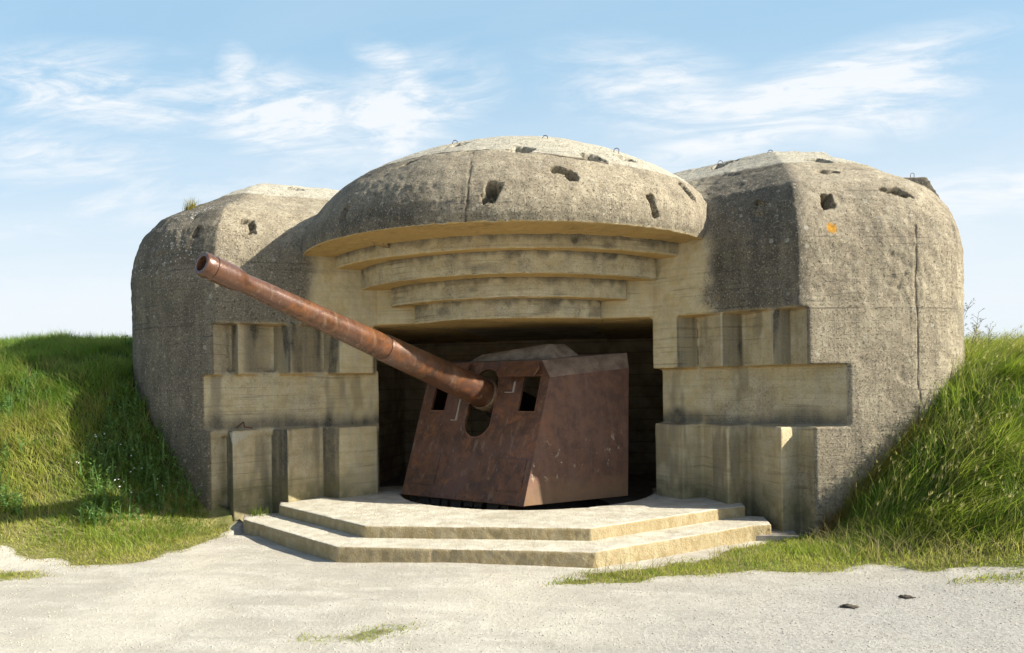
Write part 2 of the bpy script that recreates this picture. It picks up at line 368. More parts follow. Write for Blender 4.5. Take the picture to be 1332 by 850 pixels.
# outer plan of a wing, in |X|
def plan(K, slope, xc, rad):
    pts = [(1.2, K[1]+.67*(K[0]-1.2)), K]; a0 = math.atan(slope); x, y = xc, K[1]+slope*(xc-K[0]); pts.append((x, y)); n = 9
    cx, cy = x-rad*math.sin(a0), y+rad*math.cos(a0)
    for i in range(1, n+1):
        a = a0+(math.pi/2-a0)*i/n; pts.append((cx+rad*math.sin(a), cy-rad*math.cos(a)))
    pts.append((pts[-1][0], 6.0)); return np.array(pts), rad
def inset(pl, rad, d, g):
    pts = pl; n = len(pts); out = []
    dd = min(d, rad*.93)
    for i in range(n):
        ns = []
        if i > 0: v = pts[i]-pts[i-1]; v = v/np.hypot(*v); ns.append((np.array([-v[1], v[0]]), g if i == 1 else 1))
        if i < n-1: v = pts[i+1]-pts[i]; v = v/np.hypot(*v); ns.append((np.array([-v[1], v[0]]), g if i == 0 else 1))
        if len(ns) == 2:
            (n1, w1), (n2, w2) = ns; A = np.array([n1, n2])
            m = np.linalg.solve(A, np.array([w1, w2])) if abs(np.linalg.det(A)) > 1e-3 else n1
        else: m = ns[0][0]*ns[0][1]
        out.append(pts[i]+m*d)
    out = np.array(out)
    if d > rad*.93:   # rounded corner has shrunk to a point: slide it along the offset corner
        v = pts[2]-pts[1]; v /= np.hypot(*v); nf = np.array([-v[1], v[0]])
        # intersection of facet offset line and side offset line
        X = pts[-1][0]-min(d, 1.72); out[n-1][0] = X; p0 = pts[1]+nf*d; t = (X-p0[0])/v[0]; c = p0+v*t
        for j in range(2, n-1):
            e = (j-2)/(n-3)-.5
            out[j] = c+np.array([.03*e, .03*e])
        out[2] = c-v*.06; out[n-2] = c+np.array([0, .06])
    return out
WING = {1: dict(K=(3.98, -1.38), slope=.288, xc=5.42, rad=1.6, g=.893,
                prof=[(0, 3.81), (.05, 4.08), (.17, 4.40), (.38, 4.66), (.72, 4.88), (1.0, 5.03), (1.23, 5.17), (1.7, 5.39), (2.13, 5.60)]),
        -1: dict(K=(4.10, -1.48), slope=.22, xc=4.92, rad=1.94, g=1.0,
                 prof=[(0, 3.73), (.05, 4.08), (.18, 4.42), (.42, 4.70), (.72, 4.87), (1.05, 5.02), (1.3, 5.16), (1.8, 5.40), (2.4, 5.63)])}
TEETH = {1: dict(low=[(2.15, .03), (2.53, -.42), (2.83, -.17), (3.12, -.83), (3.44, -.51), (3.75, -1.30), (4.03, -1.03)], lend=4.17,
                 up=[(2.13, -.12), (2.46, -.36), (2.79, -.15), (3.06, -.76), (3.40, -.5), (3.68, -1.18), (3.98, -.98)], uend=4.10, bthroat=2.27, band=(4.655, -1.185)),
         -1: dict(low=[(2.18, -.07), (2.60, -.60), (2.97, -.43), (3.22, -1.06), (3.62, -.80), (3.92, -1.38), (4.15, -1.13)], lend=4.26,
                  up=[(2.19, -.17), (2.6, -.5), (2.96, -.33), (3.2, -.94), (3.6, -.70), (3.86, -1.28), (4.08, -1.08)], uend=4.18, bthroat=2.21, band=(4.40, -1.42))}
def facet_y(s, x):
    w = WING[s]; return w['K'][1]+w['slope']*(x-w['K'][0])
YB = 6.0
def wing(s):
    w = WING[s]; t = TEETH[s]; pl, rad = plan(w['K'], w['slope'], w['xc'], w['rad'])
    outer = [tuple(p) for p in pl[2:]]
    bm = bmesh.new()
    S_ = lambda pts: [(s*p[0], p[1]) for p in pts]
    room = [(3.4, YB), (3.4, 1.3), (2.17, 1.3)]
    def layer(teeth, xe, z0, z1, x0):
        poly = [*[(3.4, YB), (3.4, .66), (x0+.12, .36)], *teeth, (xe, facet_y(s, xe)), *outer]
        add_prism(bm, S_(poly), z0, z1)
    layer(t['low'], t['lend'], -.7, 1.38, t['low'][0][0])
    bx, by = t['band']
    layer([(t['bthroat'], .14)], bx, 1.30, 2.24, t['bthroat'])
    layer(t['up'], t['uend'], 2.2, 2.96, t['up'][0][0])
    rings = []
    z0 = 2.945
    for d, z in [(0, z0)]+w['prof']:
        q = inset(pl, rad, d, w['g']); rings.append([(s*p[0], p[1], z) for p in q]+[(s*1.2, YB, z)])
    add_loft(bm, rings)
    def attrs(P, N):
        A = A_base(P, N); x = s*P[:, 0]; y = P[:, 1]; z = P[:, 2]
        n = fbm(P, 2.2, 9, 3)-.5; ns = fbm(P*np.array([1, 1, .25]), 4, 19, 3)-.5
        flare = (x < w['K'][0]+.12)&(N[:, 1]*s*0+1 > 0)
        zone = sstep(3.02, 2.82, x+n*.5)*sstep(4.15, 4.0, z)          # sheltered by the brow
        infl = 1-sstep(w['K'][0], w['K'][0]+.25, x)
        rec = sstep(2.99, 2.93, z)*sstep(0, .02, y-(facet_y(s, 0)+w['slope']*x)-.03)*sstep(5.0, 4.7, x)
        A['clean'] = np.clip(np.maximum(zone, rec*(.82-.3*sstep(.0, .25, n)-.35*sstep(3.6, 4.4, x)*(z > 2.2))), 0, 1)
        outer_ = 1-np.maximum(zone, rec)
        if s > 0:
            A['weather_shade'] = outer_*(infl*sstep(2.85, 3.1, x+n*.3)*(.92+n*.5)+(1-infl)*(.10+sstep(.02, .3, n)*.5))  # stains, with the shaded flare painted darker than the lit facet
        else:
            A['weather_shade'] = outer_*(infl*(.55*sstep(4.6, 3.6, z+n*1.5)+.12)+(1-infl)*(.82+n*.7))  # stains, with the shaded outer facet painted darker than the lit flare
        A['weather_shade'] += rec*(sstep(.07, .22, ns)*.6+.65*sstep(.18, .5, s*N[:, 0])*(z > 2.2)*(x < 4.1)+1.0*sstep(.18, .4, s*N[:, 0])*(z < 1.38)*(s < 0)*(x < 4.2)-.1+.9*sstep(1.68, 1.44, z+n*.35)*sstep(1.36, 1.42, z))  # stains, plus tooth faces darkened by normal to paint the zigzag shade
        if s < 0: A['weather_shade'] += rec*sstep(2.2, 2.25, z)*np.maximum(sstep(2.9, 3.0, x)*sstep(3.3, 3.2, x), sstep(3.6, 3.7, x)*sstep(3.86, 3.78, x))*.7
        A['weather_shade'] = np.clip(A['weather_shade'], 0, 1)
        up = sstep(.55, .8, N[:, 2])
        A['pale'] = up*sstep(5.14, 5.2, z+n*.06)
        if s < 0: A['pale'] = np.maximum(A['pale'], sstep(.0, .03, z-1.15-1.3*np.abs(x-3.9+n*.1))*(z < 1.36)*(y < -1.0)); A['weather_shade'] = A['weather_shade']*(1-A['pale']*(z < 2))
        A['lichen'] = (sstep(.5, .62, fbm(P, 1.6, 41, 2)))*((1-infl) if s < 0 else .25)*sstep(3.3, 4., z)*sstep(5.2, 4.9, z)*(1. if s < 0 else .3)
        A['moss'] = sstep(.75, .35, z+n*.6)*rec*.9+sstep(.9, .0, z-.5+n)*(1-rec)*sstep(3.9, 4.5, x)*(.35 if s < 0 else .12)
        for (ox, oy, oz, rr, sd) in (ORANGE):
            if sd == s:
                dd = np.linalg.norm(P-np.array([ox, oy, oz]), axis=1)+(fbm(P, 14, 3, 2)-.5)*.06
                A['orange'] = np.maximum(A['orange'], sstep(rr, rr*.7, dd)*.9)
        return A
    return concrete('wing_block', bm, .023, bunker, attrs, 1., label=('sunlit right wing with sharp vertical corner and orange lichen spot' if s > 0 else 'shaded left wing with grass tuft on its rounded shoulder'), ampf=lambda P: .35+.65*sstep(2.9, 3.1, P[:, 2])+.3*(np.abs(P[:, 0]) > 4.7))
ORANGE = [(4.42, -1.2, 3.97, .085, 1)]
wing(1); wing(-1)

# central body: lintel, ceiling slab and back wall of the gun room
bm = bmesh.new(); add_box(bm, -2.35, 2.35, -.15, 1.2, 2.95, 4.2); add_box(bm, -2.0, 2.0, 1.1, 6.0, 3.03, 4.4)
def at_lintel(P, N):
    A = A_base(P, N); A['clean'][:] = 1; n = fbm(P*np.array([1, 1, .3]), 3, 5, 3)-.5
    A['weather_shade'] = sstep(.1, .3, n)*.35; return A
concrete('lintel', bm, .03, bunker, at_lintel, .6)
bm = bmesh.new()
add_box(bm, -3.6, 3.6, 5.3, 5.5, -.5, 3.3); 
add_box(bm, -3.39, 3.39, .64, 5.3, 2.962, 3.005)
add_box(bm, -3.385, -3.36, .66, 5.3, 0, 2.95); add_box(bm, 3.36, 3.385, .66, 5.3, 0, 2.95)
obj('room_lining', bm, M_IN, bunker)
# recessed doorway with round port in the back wall
bm = bmesh.new()
for b in ((-1.72, -1.60, 0.15, 2.05), (-.82, -.70, .15, 2.05), (-1.6, -.82, 1.93, 2.05)):
    add_box(bm, b[0]-.2, b[1]-.2, 5.22, 5.3, b[2], b[3])
door = obj('door_frame', bm, M_IN, bunker, bevel=.01)
bm = bmesh.new(); ring = []
for k in range(24):
    a = 2*math.pi*k/24; ring.append((math.cos(a), math.sin(a)))
add_loft(bm, [[(-1.4+x*r, yy, 1.75+z*r) for x, z in ring] for r, yy in ((.24, 5.299), (.24, 5.24), (.2, 5.24), (.19, 5.295))], False, True)
obj('round_port', bm, M_DARK, door)

# dome
bm = bmesh.new()
DC = (-.15, .75); dprof = [(3.28, 4.0), (3.31, 4.12), (3.29, 4.3), (3.19, 4.55), (3.03, 4.77), (2.86, 4.93), (2.62, 5.09), (2.39, 5.22), (2.0, 5.41), (1.7, 5.53), (1.2, 5.69), (.6, 5.81), (.05, 5.85)]
rings = []
for r, z in dprof: rings.append([(DC[0]+.10*min(1, (z-4.0)/.6)+r*math.sin(a), DC[1]-r*math.cos(a), z) for a in [2*math.pi*k/96 for k in range(96)]])
add_loft(bm, rings)
def at_dome(P, N):
    A = A_base(P, N); n = fbm(P, 2, 29, 3)-.5; x = P[:, 0]; z = P[:, 2]; up = N[:, 2]
    under = sstep(-.35, -.6, up)
    A['clean'] = under
    A['weather_shade'] = (1-under)*np.clip(sstep(.2, -.5, x+.4)*(.55+n*.9)+.12+.5*sstep(.1, .3, n)+.25*sstep(4.4, 4.1, z), 0, 1)*sstep(5.32, 5.15, z)  # stains, plus shade painted on the left half, away from the sun
    A['pale'] = sstep(-.01, .03, z+n*.03-np.interp(x, [-2.6, -1.2, -.6, .2, .85, 1.5, 2.6], [5.15, 5.11, 5.09, 5.055, 4.95, 4.87, 4.85]))
    A['lichen'] = sstep(.6, .7, fbm(P, 1.9, 14, 2))*.35*(1-under)
    return A
concrete('dome_roof', bm, .023, bunker, at_dome, 1.)

# stepped brow ledges under the dome
def at_ring(P, N):
    A = A_base(P, N); n = fbm(P*np.array([1, 1, .5]), 5, 61, 3)-.5
    A['clean'] = np.clip(1.-(.25+.35*sstep(.0, .25, n))*sstep(-.5, -.2, N[:, 2]), 0, 1); 
    A['weather_shade'] = sstep(.12, .3, fbm(P*np.array([1, 1, 1.5]), 2.6, 8, 3)-.5)*.6*sstep(-.4, 0, N[:, 2]); zt = np.select([P[:, 2] > 3.815, P[:, 2] > 3.51, P[:, 2] > 3.23], [4.0, 3.81, 3.50], 3.22); A['weather_shade'] = np.clip(A['weather_shade']+.75*sstep(.11, .0, zt-P[:, 2]-(fbm(P*np.array([1, 1, .1]), 9, 66, 2)-.5)*.18)*sstep(-.4, 0, N[:, 2]), 0, 1); return A  # drip stains that also paint shade on the fascia below each ledge
for (cx, cy, r, xe, z0, z1, amp) in ((-.12, 1.62, 3.30, 2.72, 3.81, 4.05, .8), (-.08, 1.15, 2.66, 2.28, 3.50, 3.83, .8), (-.04, 1.25, 2.38, 1.80, 3.22, 3.52, .8), (-.04, 1.0, 1.95, 1.42, 2.94, 3.24, .8)):
    bm = bmesh.new(); am = math.asin(min(.99, xe/r)); pts = [(cx+r*math.sin(a), cy-r*math.cos(a)) for a in np.linspace(-am, am, 48)]
    pts += [(cx+pts[-1][0]-cx, .6), (pts[0][0], .6)]
    add_prism(bm, pts, z0, z1)
    concrete('brow_ledge', bm, .02, bunker, at_ring, amp)

# raised slab at the back of the roof
bm = bmesh.new()
add_loft(bm, [[(5.2, 4.4, 1.8), (7.72, 4.4, 1.8), (7.72, 5.9, 1.8), (5.2, 5.9, 1.8)], [(5.2, 4.4, 5.5), (7.72, 4.4, 5.5), (7.72, 5.9, 5.5), (5.2, 5.9, 5.5)], [(5.4, 4.5, 5.97), (7.52, 4.5, 5.93), (7.4, 5.8, 5.95), (5.5, 5.8, 5.95)]])
def at_dark(P, N):
    A = A_base(P, N); A['weather_shade'] = .75+.25*(N[:, 2] < .5); return A
concrete('roof_slab', bm, .04, bunker, at_dark, 1.)

# rusty lifting loops on the roofline
LOOPS = []
LOOPS = [(.68,-1.1,5.43),(1.66,-1.0,5.22),(3.28,1.3,5.58),(4.0,.85,5.58),(7.25,4.55,5.99),(-.62,-1.05,5.46)]
for (x, y, z) in LOOPS:
    bm = bmesh.new(); add_tube(bm, [(x-.03, y, z-.05), (x-.034, y, z+.0), (x-.02, y, z+.025), (x+.01, y, z+.032), (x+.036, y, z+.015), (x+.034, y, z-.05)], .006, 6)
    obj('lifting_loop', bm, M_IRON, bunker, True)
# bent reinforcing bars left in the broken tooth tops and pocket under the brow
for pts in ([(-3.98, -1.12, 1.42), (-3.9, -1.25, 1.44), (-3.84, -1.2, 1.50), (-3.78, -1.28, 1.43), (-3.7, -1.2, 1.41)],
            [(2.20, -.10, 2.90), (2.21, -.14, 2.84), (2.24, -.15, 2.80), (2.27, -.14, 2.83), (2.27, -.15, 2.87)]):
    bm = bmesh.new(); add_tube(bm, pts, .011, 7); obj('reinforcing_bar', bm, M_IRON, bunker, True)

# steps / platform
def at_none(P, N): return A_base(P, N)
PC = (.12, .5, 2.0)
def step_poly(pts): 
    bm = bmesh.new(); add_prism(bm, pts, -.4, 0); return bm
arc = [(PC[0]+PC[2]*math.sin(a), PC[1]-PC[2]*math.cos(a)) for a in np.linspace(R(-98), R(98), 60)]
bm = bmesh.new()
add_prism(bm, [(-3.25, -1.30), (-1.41, -2.83), (1.35, -2.78), (3.05, -1.14), (3.32, -.98), (3.32, -.3), (2.3, .9), (arc[-1][0], .9)] + arc[::-1] + [(arc[0][0], .9), (-2.3, .9), (-3.6, -.5)], -.3, .30)
for sgn in (1, -1):
    pass
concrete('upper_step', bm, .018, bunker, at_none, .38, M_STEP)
bm = bmesh.new()
add_prism(bm, [(-3.62, -1.66), (-1.56, -3.37), (1.43, -3.40), (3.32, -1.62), (3.58, -1.5), (3.58, -.9), (3.2, -.8), (1.3, -2.3), (-1.3, -2.3), (-3.2, -1.0), (-3.8, -1.3)], -.3, .15)
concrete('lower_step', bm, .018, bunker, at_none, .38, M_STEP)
bm = bmesh.new(); add_box(bm, -3.9, 3.9, -1.6, 5.4, -.3, .02); obj('room_floor', bm, plain_mat('dusty_floor', (.34, .31, .26), .9, 0, (.22, .2, .17), 3), bunker)

# ------------------------------------------------------------------ the gun
gun = tag(empty('naval_gun', (0.3, .35, .02)), 'large rusty naval gun with angular steel shield and long raised barrel', 'gun')
GO = Vector(gun.location)
def gobj(name, bm, mat, parent=None, **k):
    bmesh.ops.translate(bm, verts=bm.verts, vec=-GO)
    return obj(name, bm, mat, parent or gun, **k)
b = Vector((.335, -1.331, .32)); u = Vector((-.8834, .4686, 0)); n = Vector((.4686, .8834, 0))
t = Vector((n.x*.37, n.y*.37, 1)).normalized(); NF = t.cross(u).normalized()
if NF.y > 0: NF = -NF            # outward (front) normal of the sloped plate
def fp(s, h, o=0.): return b+u*s+t*h+NF*o
W = 2.357
outline = [(0, 0), (W, 0), (W-.0, 1.89), (W-.18, 2.17), (.18, 2.16), (-.02, 1.89)]
slot = [(1.14+.25*math.cos(a), 1.21+.25*math.sin(a)) for a in np.linspace(math.pi, 2*math.pi, 13)]+[(1.14+.25*math.cos(a), 1.79+.25*math.sin(a)) for a in np.linspace(0, math.pi, 13)]
winR = [(.13, 1.37), (.44, 1.37), (.44, 1.92), (.13, 1.92)]; winL = [(1.86, 1.37), (2.155, 1.37), (2.155, 1.92), (1.86, 1.92)]
def plate_with_holes(outline, holes, th, f):
    bm = bmesh.new(); es = []
    for loop in [outline]+holes:
        vs = [bm.verts.new((p[0], p[1], 0)) for p in loop]
        for i in range(len(vs)): es.append(bm.edges.new((vs[i], vs[(i+1) % len(vs)])))
    bmesh.ops.triangle_fill(bm, use_beauty=True, use_dissolve=False, edges=es)
    # discard triangles inside the holes
    def inside(p, poly):
        c = False; j = len(poly)-1
        for i in range(len(poly)):
            if (poly[i][1] > p[1]) != (poly[j][1] > p[1]) and p[0] < (poly[j][0]-poly[i][0])*(p[1]-poly[i][1])/(poly[j][1]-poly[i][1])+poly[i][0]: c = not c
            j = i
        return c
    kill = [fc for fc in bm.faces if any(inside(fc.calc_center_median(), h) for h in holes) or not inside(fc.calc_center_median(), outline)]
    bmesh.ops.delete(bm, geom=kill, context='FACES_ONLY')
    r = bmesh.ops.extrude_face_region(bm, geom=bm.faces[:])
    for v in [e for e in r['geom'] if isinstance(e, bmesh.types.BMVert)]: v.co.z = -th
    for v in bm.verts: v.co = f(v.co.x, v.co.y, v.co.z)
    return bm
front = gobj('front_plate', plate_with_holes(outline, [slot, winR, winL], .045, fp), M_RUST, bevel=.004)
def fbox(s0, s1, h0, h1, o0, o1):
    bm = bmesh.new(); add_loft(bm, [[fp(s0, h0, o), fp(s1, h0, o), fp(s1, h1, o), fp(s0, h1, o)] for o in (o0, o1)]); return bm
def fpoly(pts, o0, o1, tilt=0):
    bm = bmesh.new(); h0 = min(p[1] for p in pts); h1 = max(p[1] for p in pts)
    add_loft(bm, [[fp(s, h, o+tilt*(h1-h)/(h1-h0)) for s, h in pts] for o in (o0, o1)]); return bm
gobj('sight_flap', fpoly([(.80, 2.125), (.20, 2.12), (.11, 1.99), (.13, 1.84), (.79, 1.85), (.84, 1.95)], .045, .075, .13), M_FLAP, bevel=.004)
gobj('sight_flap', fpoly([(1.50, 2.125), (2.10, 2.12), (2.19, 1.99), (2.17, 1.84), (1.51, 1.85), (1.46, 1.95)], .045, .075, .13), M_FLAP, bevel=.004)
def merge(*bms):
    out = bmesh.new()
    for q in bms:
        me = bpy.data.meshes.new('t'); q.to_mesh(me); q.free(); out.from_mesh(me); bpy.data.meshes.remove(me)
    return out
gobj('sight_bracket', merge(fbox(1.55, 1.572, 1.21, 1.56, .002, .03), fbox(1.572, 1.68, 1.21, 1.222, .002, .014)), M_PALE)
gobj('sight_bracket', merge(fbox(.565, .585, 1.66, 1.82, .002, .03), fbox(.585, .74, 1.655, 1.667, .002, .014)), M_PALE)
gobj('access_panel', fbox(.10, .62, .19, .66, .001, .016), M_RUST, bevel=.003)
gobj('access_panel', fbox(1.73, 2.25, .185, .67, .001, .016), M_RUST, bevel=.003)
# slot rim + window rims
def rim(loop, w, o):
    bm = bmesh.new(); c = Vector((sum(p[0] for p in loop)/len(loop), sum(p[1] for p in loop)/len(loop)))
    big = []
    for p in loop:
        v = Vector(p)-c; v = v*(1+w/v.length); big.append((c.x+v.x, c.y+v.y))
    add_loft(bm, [[fp(*p, o0) for p in lp] for lp, o0 in ((loop, .001), (loop, o), (big, o), (big, .001))], False, False); return bm
gobj('slot_rim', rim(slot, .016, .012), M_RIM); gobj('window_rim', rim(winR, .014, .010), M_RIM); gobj('window_rim', rim(winL, .014, .010), M_RIM)
def rivets(pts, r=.017):
    bm = bmesh.new()
    for s, h in pts:
        c = fp(s, h, .002); rings = []
        for k in range(3):
            a = k*math.pi/4.4; rr = r*math.cos(a); oo = r*.7*math.sin(a)
            rings.append([c+u*rr*math.cos(q)+t*rr*math.sin(q)+NF*oo for q in [2*math.pi*j/8 for j in range(8)]])
        add_loft(bm, rings)
    return bm
rv = [(1.14+.31*math.cos(a), 1.21+.31*math.sin(a)) for a in np.linspace(math.pi, 2*math.pi, 9)]
rv += [(s, 1.31) for s in (.16, .25, .34, .43, 1.88, 1.98, 2.08, 2.14)]+[(s, 2.13) for s in np.linspace(.25, 2.1, 9)]+[(s, .04) for s in np.linspace(.1, 2.25, 14)]
rv += [(1.14+.31, h) for h in np.linspace(1.3, 1.75, 4)]+[(1.14-.31, h) for h in np.linspace(1.3, 1.75, 4)]
for p_ in rv: gobj('rivet', rivets([p_]), M_RUST, smooth=True)
# side plates (quads with thickness)
def slab(quad, th, inn):
    bm = bmesh.new(); q = [Vector(p) for p in quad]; nn = (q[1]-q[0]).cross(q[2]-q[0]).normalized()
    if nn.dot(Vector(inn)-q[0]) < 0: nn = -nn
    add_loft(bm, [q, [p+nn*th for p in q]]); return bm
cen = Vector((.2, .6, 1.2))
c_ = Vector((1.736, -.202, .32)); T1 = fp(-.02, 1.89); TR = fp(.18, 2.16); D1 = Vector((1.77, .09, 2.22)); D2 = Vector((1.74, .20, 2.455))
gobj('side_plate', slab([b, c_, D1, T1], .03, cen), M_SIDE, bevel=.004)
gobj('bevel_plate', slab([T1, D1, D2, TR], .025, cen), plain_mat('dusty_bevel_steel', (.24, .175, .125), .8, .1, (.13, .085, .06), 5), bevel=.003)
# mirror for the left side across the gun axis plane through the plate centre
mc = fp(W/2, 0)
def mir(p):
    p = Vector(p); return p-2*(p-mc).dot(u)*u
gobj('side_plate', slab([mir(b), mir(T1), mir(D1), mir(c_)], .03, cen), M_SIDE, bevel=.004)
gobj('bevel_plate', slab([mir(T1), mir(TR), mir(D2), mir(D1)], .025, cen), M_RUST, bevel=.003)
gobj('roof_plate', slab([TR, D2, mir(D2), mir(TR)], .03, Vector((.2, .6, 0))), plain_mat('dusty_roof_steel', (.20, .16, .12), .85, 0, (.13, .09, .065), 5))
# hatch box on the shield roof with two slits
rc = (TR+mir(TR))/2; bk = (D2+mir(D2))/2; ax = (bk-rc).normalized(); uz = u.cross(ax).normalized()
if uz.z < 0: uz = -uz
def rp(s, q, o): return rc+u*s+ax*q+uz*o
bm = bmesh.new()
lo = [rp(s, q, .002) for s, q in ((-1.0, .28), (-1.05, .95), (.62, .95), (.62, .28))]
hi = [rp(s, q, o) for s, q, o in ((-.80, .42, .22), (-.84, .85, .20), (.45, .85, .10), (.45, .38, .10))]
add_loft(bm, [lo, hi], False, True)
hb = gobj('roof_hatch', bm, plain_mat('dusty_hatch_steel', (.30, .25, .19), .85, 0, (.15, .11, .08), 6), bevel=.012)
for s in (-.45, .0):
    bm = bmesh.new(); oo = .13-(s+.9)*.048
    add_loft(bm, [[rp(s, .45, oo), rp(s+.05, .45, oo), rp(s+.05, .78, oo), rp(s, .78, oo)], [rp(s, .45, oo+.022), rp(s+.05, .45, oo+.022), rp(s+.05, .78, oo+.022), rp(s, .78, oo+.022)]])
    q = gobj('hatch_slit', bm, M_DARK, hb)
# barrel
R0 = fp(1.13, 1.64)
MUZ = Vector((-2.55, -4.46, 3.31)); BD = (MUZ-R0).normalized(); BL = (MUZ-R0).length
bx_, by_, _ = frame_from(BD)
def lathe(prof, seg=48):
    bm = bmesh.new(); rings = []
    for a, r in prof: rings.append([R0+BD*a+bx_*r*math.cos(q)+by_*r*math.sin(q) for q in [2*math.pi*k/seg for k in range(seg)]])
    return bm, rings
def lathe_obj(name, prof, mat, parent=None, capa=False, capb=False, seg=48):
    bm, rings = lathe(prof, seg); add_loft(bm, rings, capa, capb); return gobj(name, bm, mat, parent, smooth=True)
L = BL
brl = lathe_obj('barrel', [(2.0, .15), (2.20, .166), (2.22, .170), (2.7, .157), (3.3, .138), (4.0, .118), (L-.52, .104), (L-.49, .109), (L-.43, .130), (L-.38, .134), (L-.13, .134), (L-.125, .124), (L-.095, .124), (L-.09, .132), (L-.015, .130), (L, .119), (L, .084), (L-.03, .078), (L-.9, .075), (L-.9, .001)], M_BARREL, capa=True)
lathe_obj('barrel_sleeve', [(-1.2, .225), (.0, .226), (.3, .226), (.35, .222), (.6, .216), (1.2, .201), (2.17, .180), (2.185, .176), (2.19, .164), (2.19, .14)], rust_mat('brown_shaded_sleeve_rust', 1.0, .33, .35), capa=True)  # redder-brown rust, darkened to paint shade on the rear barrel
lathe_obj('barrel_collar', [(-.12, .17), (-.1, .245), (.02, .25), (.05, .235), (.05, .2)], M_GREYM)
lathe_obj('gun_cradle', [(-1.6, .05), (-1.5, .30), (-.4, .30), (-.35, .1)], M_DARK, capa=True, capb=True)
# pedestal mount below
def zl(prof, cx, cy, seg=40):
    bm = bmesh.new(); add_loft(bm, [[(cx+r*math.cos(q), cy+r*math.sin(q), z) for q in [2*math.pi*k/seg for k in range(seg)]] for r, z in prof]); return bm
gobj('pedestal', zl([(1.15, .02), (1.15, .08), (.95, .1), (.8, .5), (.78, 1.2), (.5, 1.35)], .3, .35), M_DARK, smooth=True)
bm = bmesh.new(); add_loft(bm, [[(.3+r*math.cos(q), .35+r*math.sin(q), z) for q in [2*math.pi*k/48 for k in range(48)]] for r, z in ((1.05, .36), (1.05, .42), (.7, .42), (.7, .36))], True, True)
gobj('turntable', bm, M_DARK)
bm = bmesh.new()
for k in range(9):     # ragged rusted skirt remains below the front plate
    s = 2.2-.22*k+random.uniform(-.05, .05); w = random.uniform(.06, .12); hh = random.uniform(-.16, -.07)
    add_loft(bm, [[fp(s-w, .02, -.10+o), fp(s+w, .02, -.10+o), fp(s+w*.7, hh, -.10+o), fp(s-.2*w, hh*.8, -.10+o), fp(s-w*.8, hh*.95, -.10+o)] for o in (-.012, 0)])
gobj('ragged_skirt', bm, M_DARK)

# ------------------------------------------------------------------ terrain
CTRL = np.array([
 (-4.1, -1.6, .0), (-4.5, -1.45, .35), (-4.85, -1.35, .85), (-5.15, -1.25, 1.25), (-5.45, -1.1, 1.75), (-6.0, -.6, 2.4), (-6.4, .2, 2.85), (-6.8, 1.5, 3.02), (-7, 4, 3.1), (-7, 9, 3.1), (0, 9, 3.1), (0, 14, 3.15),
 (-3.7, -2.0, .0), (-4.2, -2.6, .03), (-4.6, -3.3, .0), (-5.4, -3.9, .0), (-7, -4.3, .03), (-9, -4.6, .1), (-13, -5, .2),
 (-4.6, -2.2, .14), (-5.0, -2.0, .55), (-5.0, -2.9, .18), (-5.8, -3.1, .35), (-5.8, -2.1, 1.05), (-6.6, -2.6, 1.0), (-6.4, -1.2, 2.0), (-7.5, -3.2, .95), (-7.5, -1.6, 2.0), (-8.5, -2.4, 1.75), (-7.6, -.3, 2.75), (-9.5, -.8, 2.75), (-8.5, 1.5, 3.05), (-11, -3, 1.7), (-12, -1, 2.8), (-12, 3, 3.15), (-14, 9, 3.2), (-20, 3, 3.1), (-20, -4, 1.8), (-25, -6, 1.0),
 (4.15, -1.7, .0), (4.05, -1.25, -.05), (4.5, -1.4, .16), (3.9,-1.6,-.02), (4.85, -1.25, .6), (5.15, -1.15, .9), (5.5, -1.05, 1.2), (5.75, -.95, 1.5), (6.3, -.5, 1.95), (6.8, .6, 2.45), (7.2, 3, 2.65), (7.5, 9, 2.8),
 (3.8, -2.2, .0), (4.6, -2.3, .12), (5.2, -2.0, .38), (4.0, -3.1, .0), (5.4, -3.0, .25), (6.0, -2.2, .78), (6.4, -3.3, .3), (6.6, -1.6, 1.2), (7.4, -2.6, .92), (7.5, -3.5, .4), (8, -1.2, 1.8), (9.5, -3.2, 1.0), (10, -1.2, 2.1), (9, 1.5, 2.55), (12, 0, 2.6), (14, 6, 2.8), (16, -3, 2.0), (25, -5, 1.5), (25, 4, 2.7), (10, -4.2, .1), (14, -4.6, .2),
 (0, -3, -.0), (0, -5, 0), (-3, -4.2, 0), (3, -4.2, -.01), (2, -1, 0), (-2, -1, 0), (0, -8, 0), (-6, -6, 0), (6, -5.5, .0), (-6, -9, 0), (6, -9, 0), (0, -13, 0), (-12, -9, .05), (12, -8, .0), (-12, -14, 0), (12, -14, 0), (30, -15, 0), (-30, -15, 0), (-30, 12, 3.2), (30, 12, 2.9)])
_hi = sstep(1.8, 2.9, CTRL[:, 2]); CTRL[:, 2] -= _hi*np.where(CTRL[:, 0] > 1, .38, .24)
def tps(r): return np.where(r > 0, r, 0)
_d = np.linalg.norm(CTRL[:, None, :2]-CTRL[None, :, :2], axis=2)
_n = len(CTRL); _A = np.zeros((_n+3, _n+3)); _A[:_n, :_n] = -tps(_d)-.0*np.eye(_n); _A[:_n, _n] = 1; _A[:_n, _n+1:] = CTRL[:, :2]; _A[_n:, :_n] = _A[:_n, _n:].T
_w = np.linalg.solve(_A, np.r_[CTRL[:, 2], 0, 0, 0])
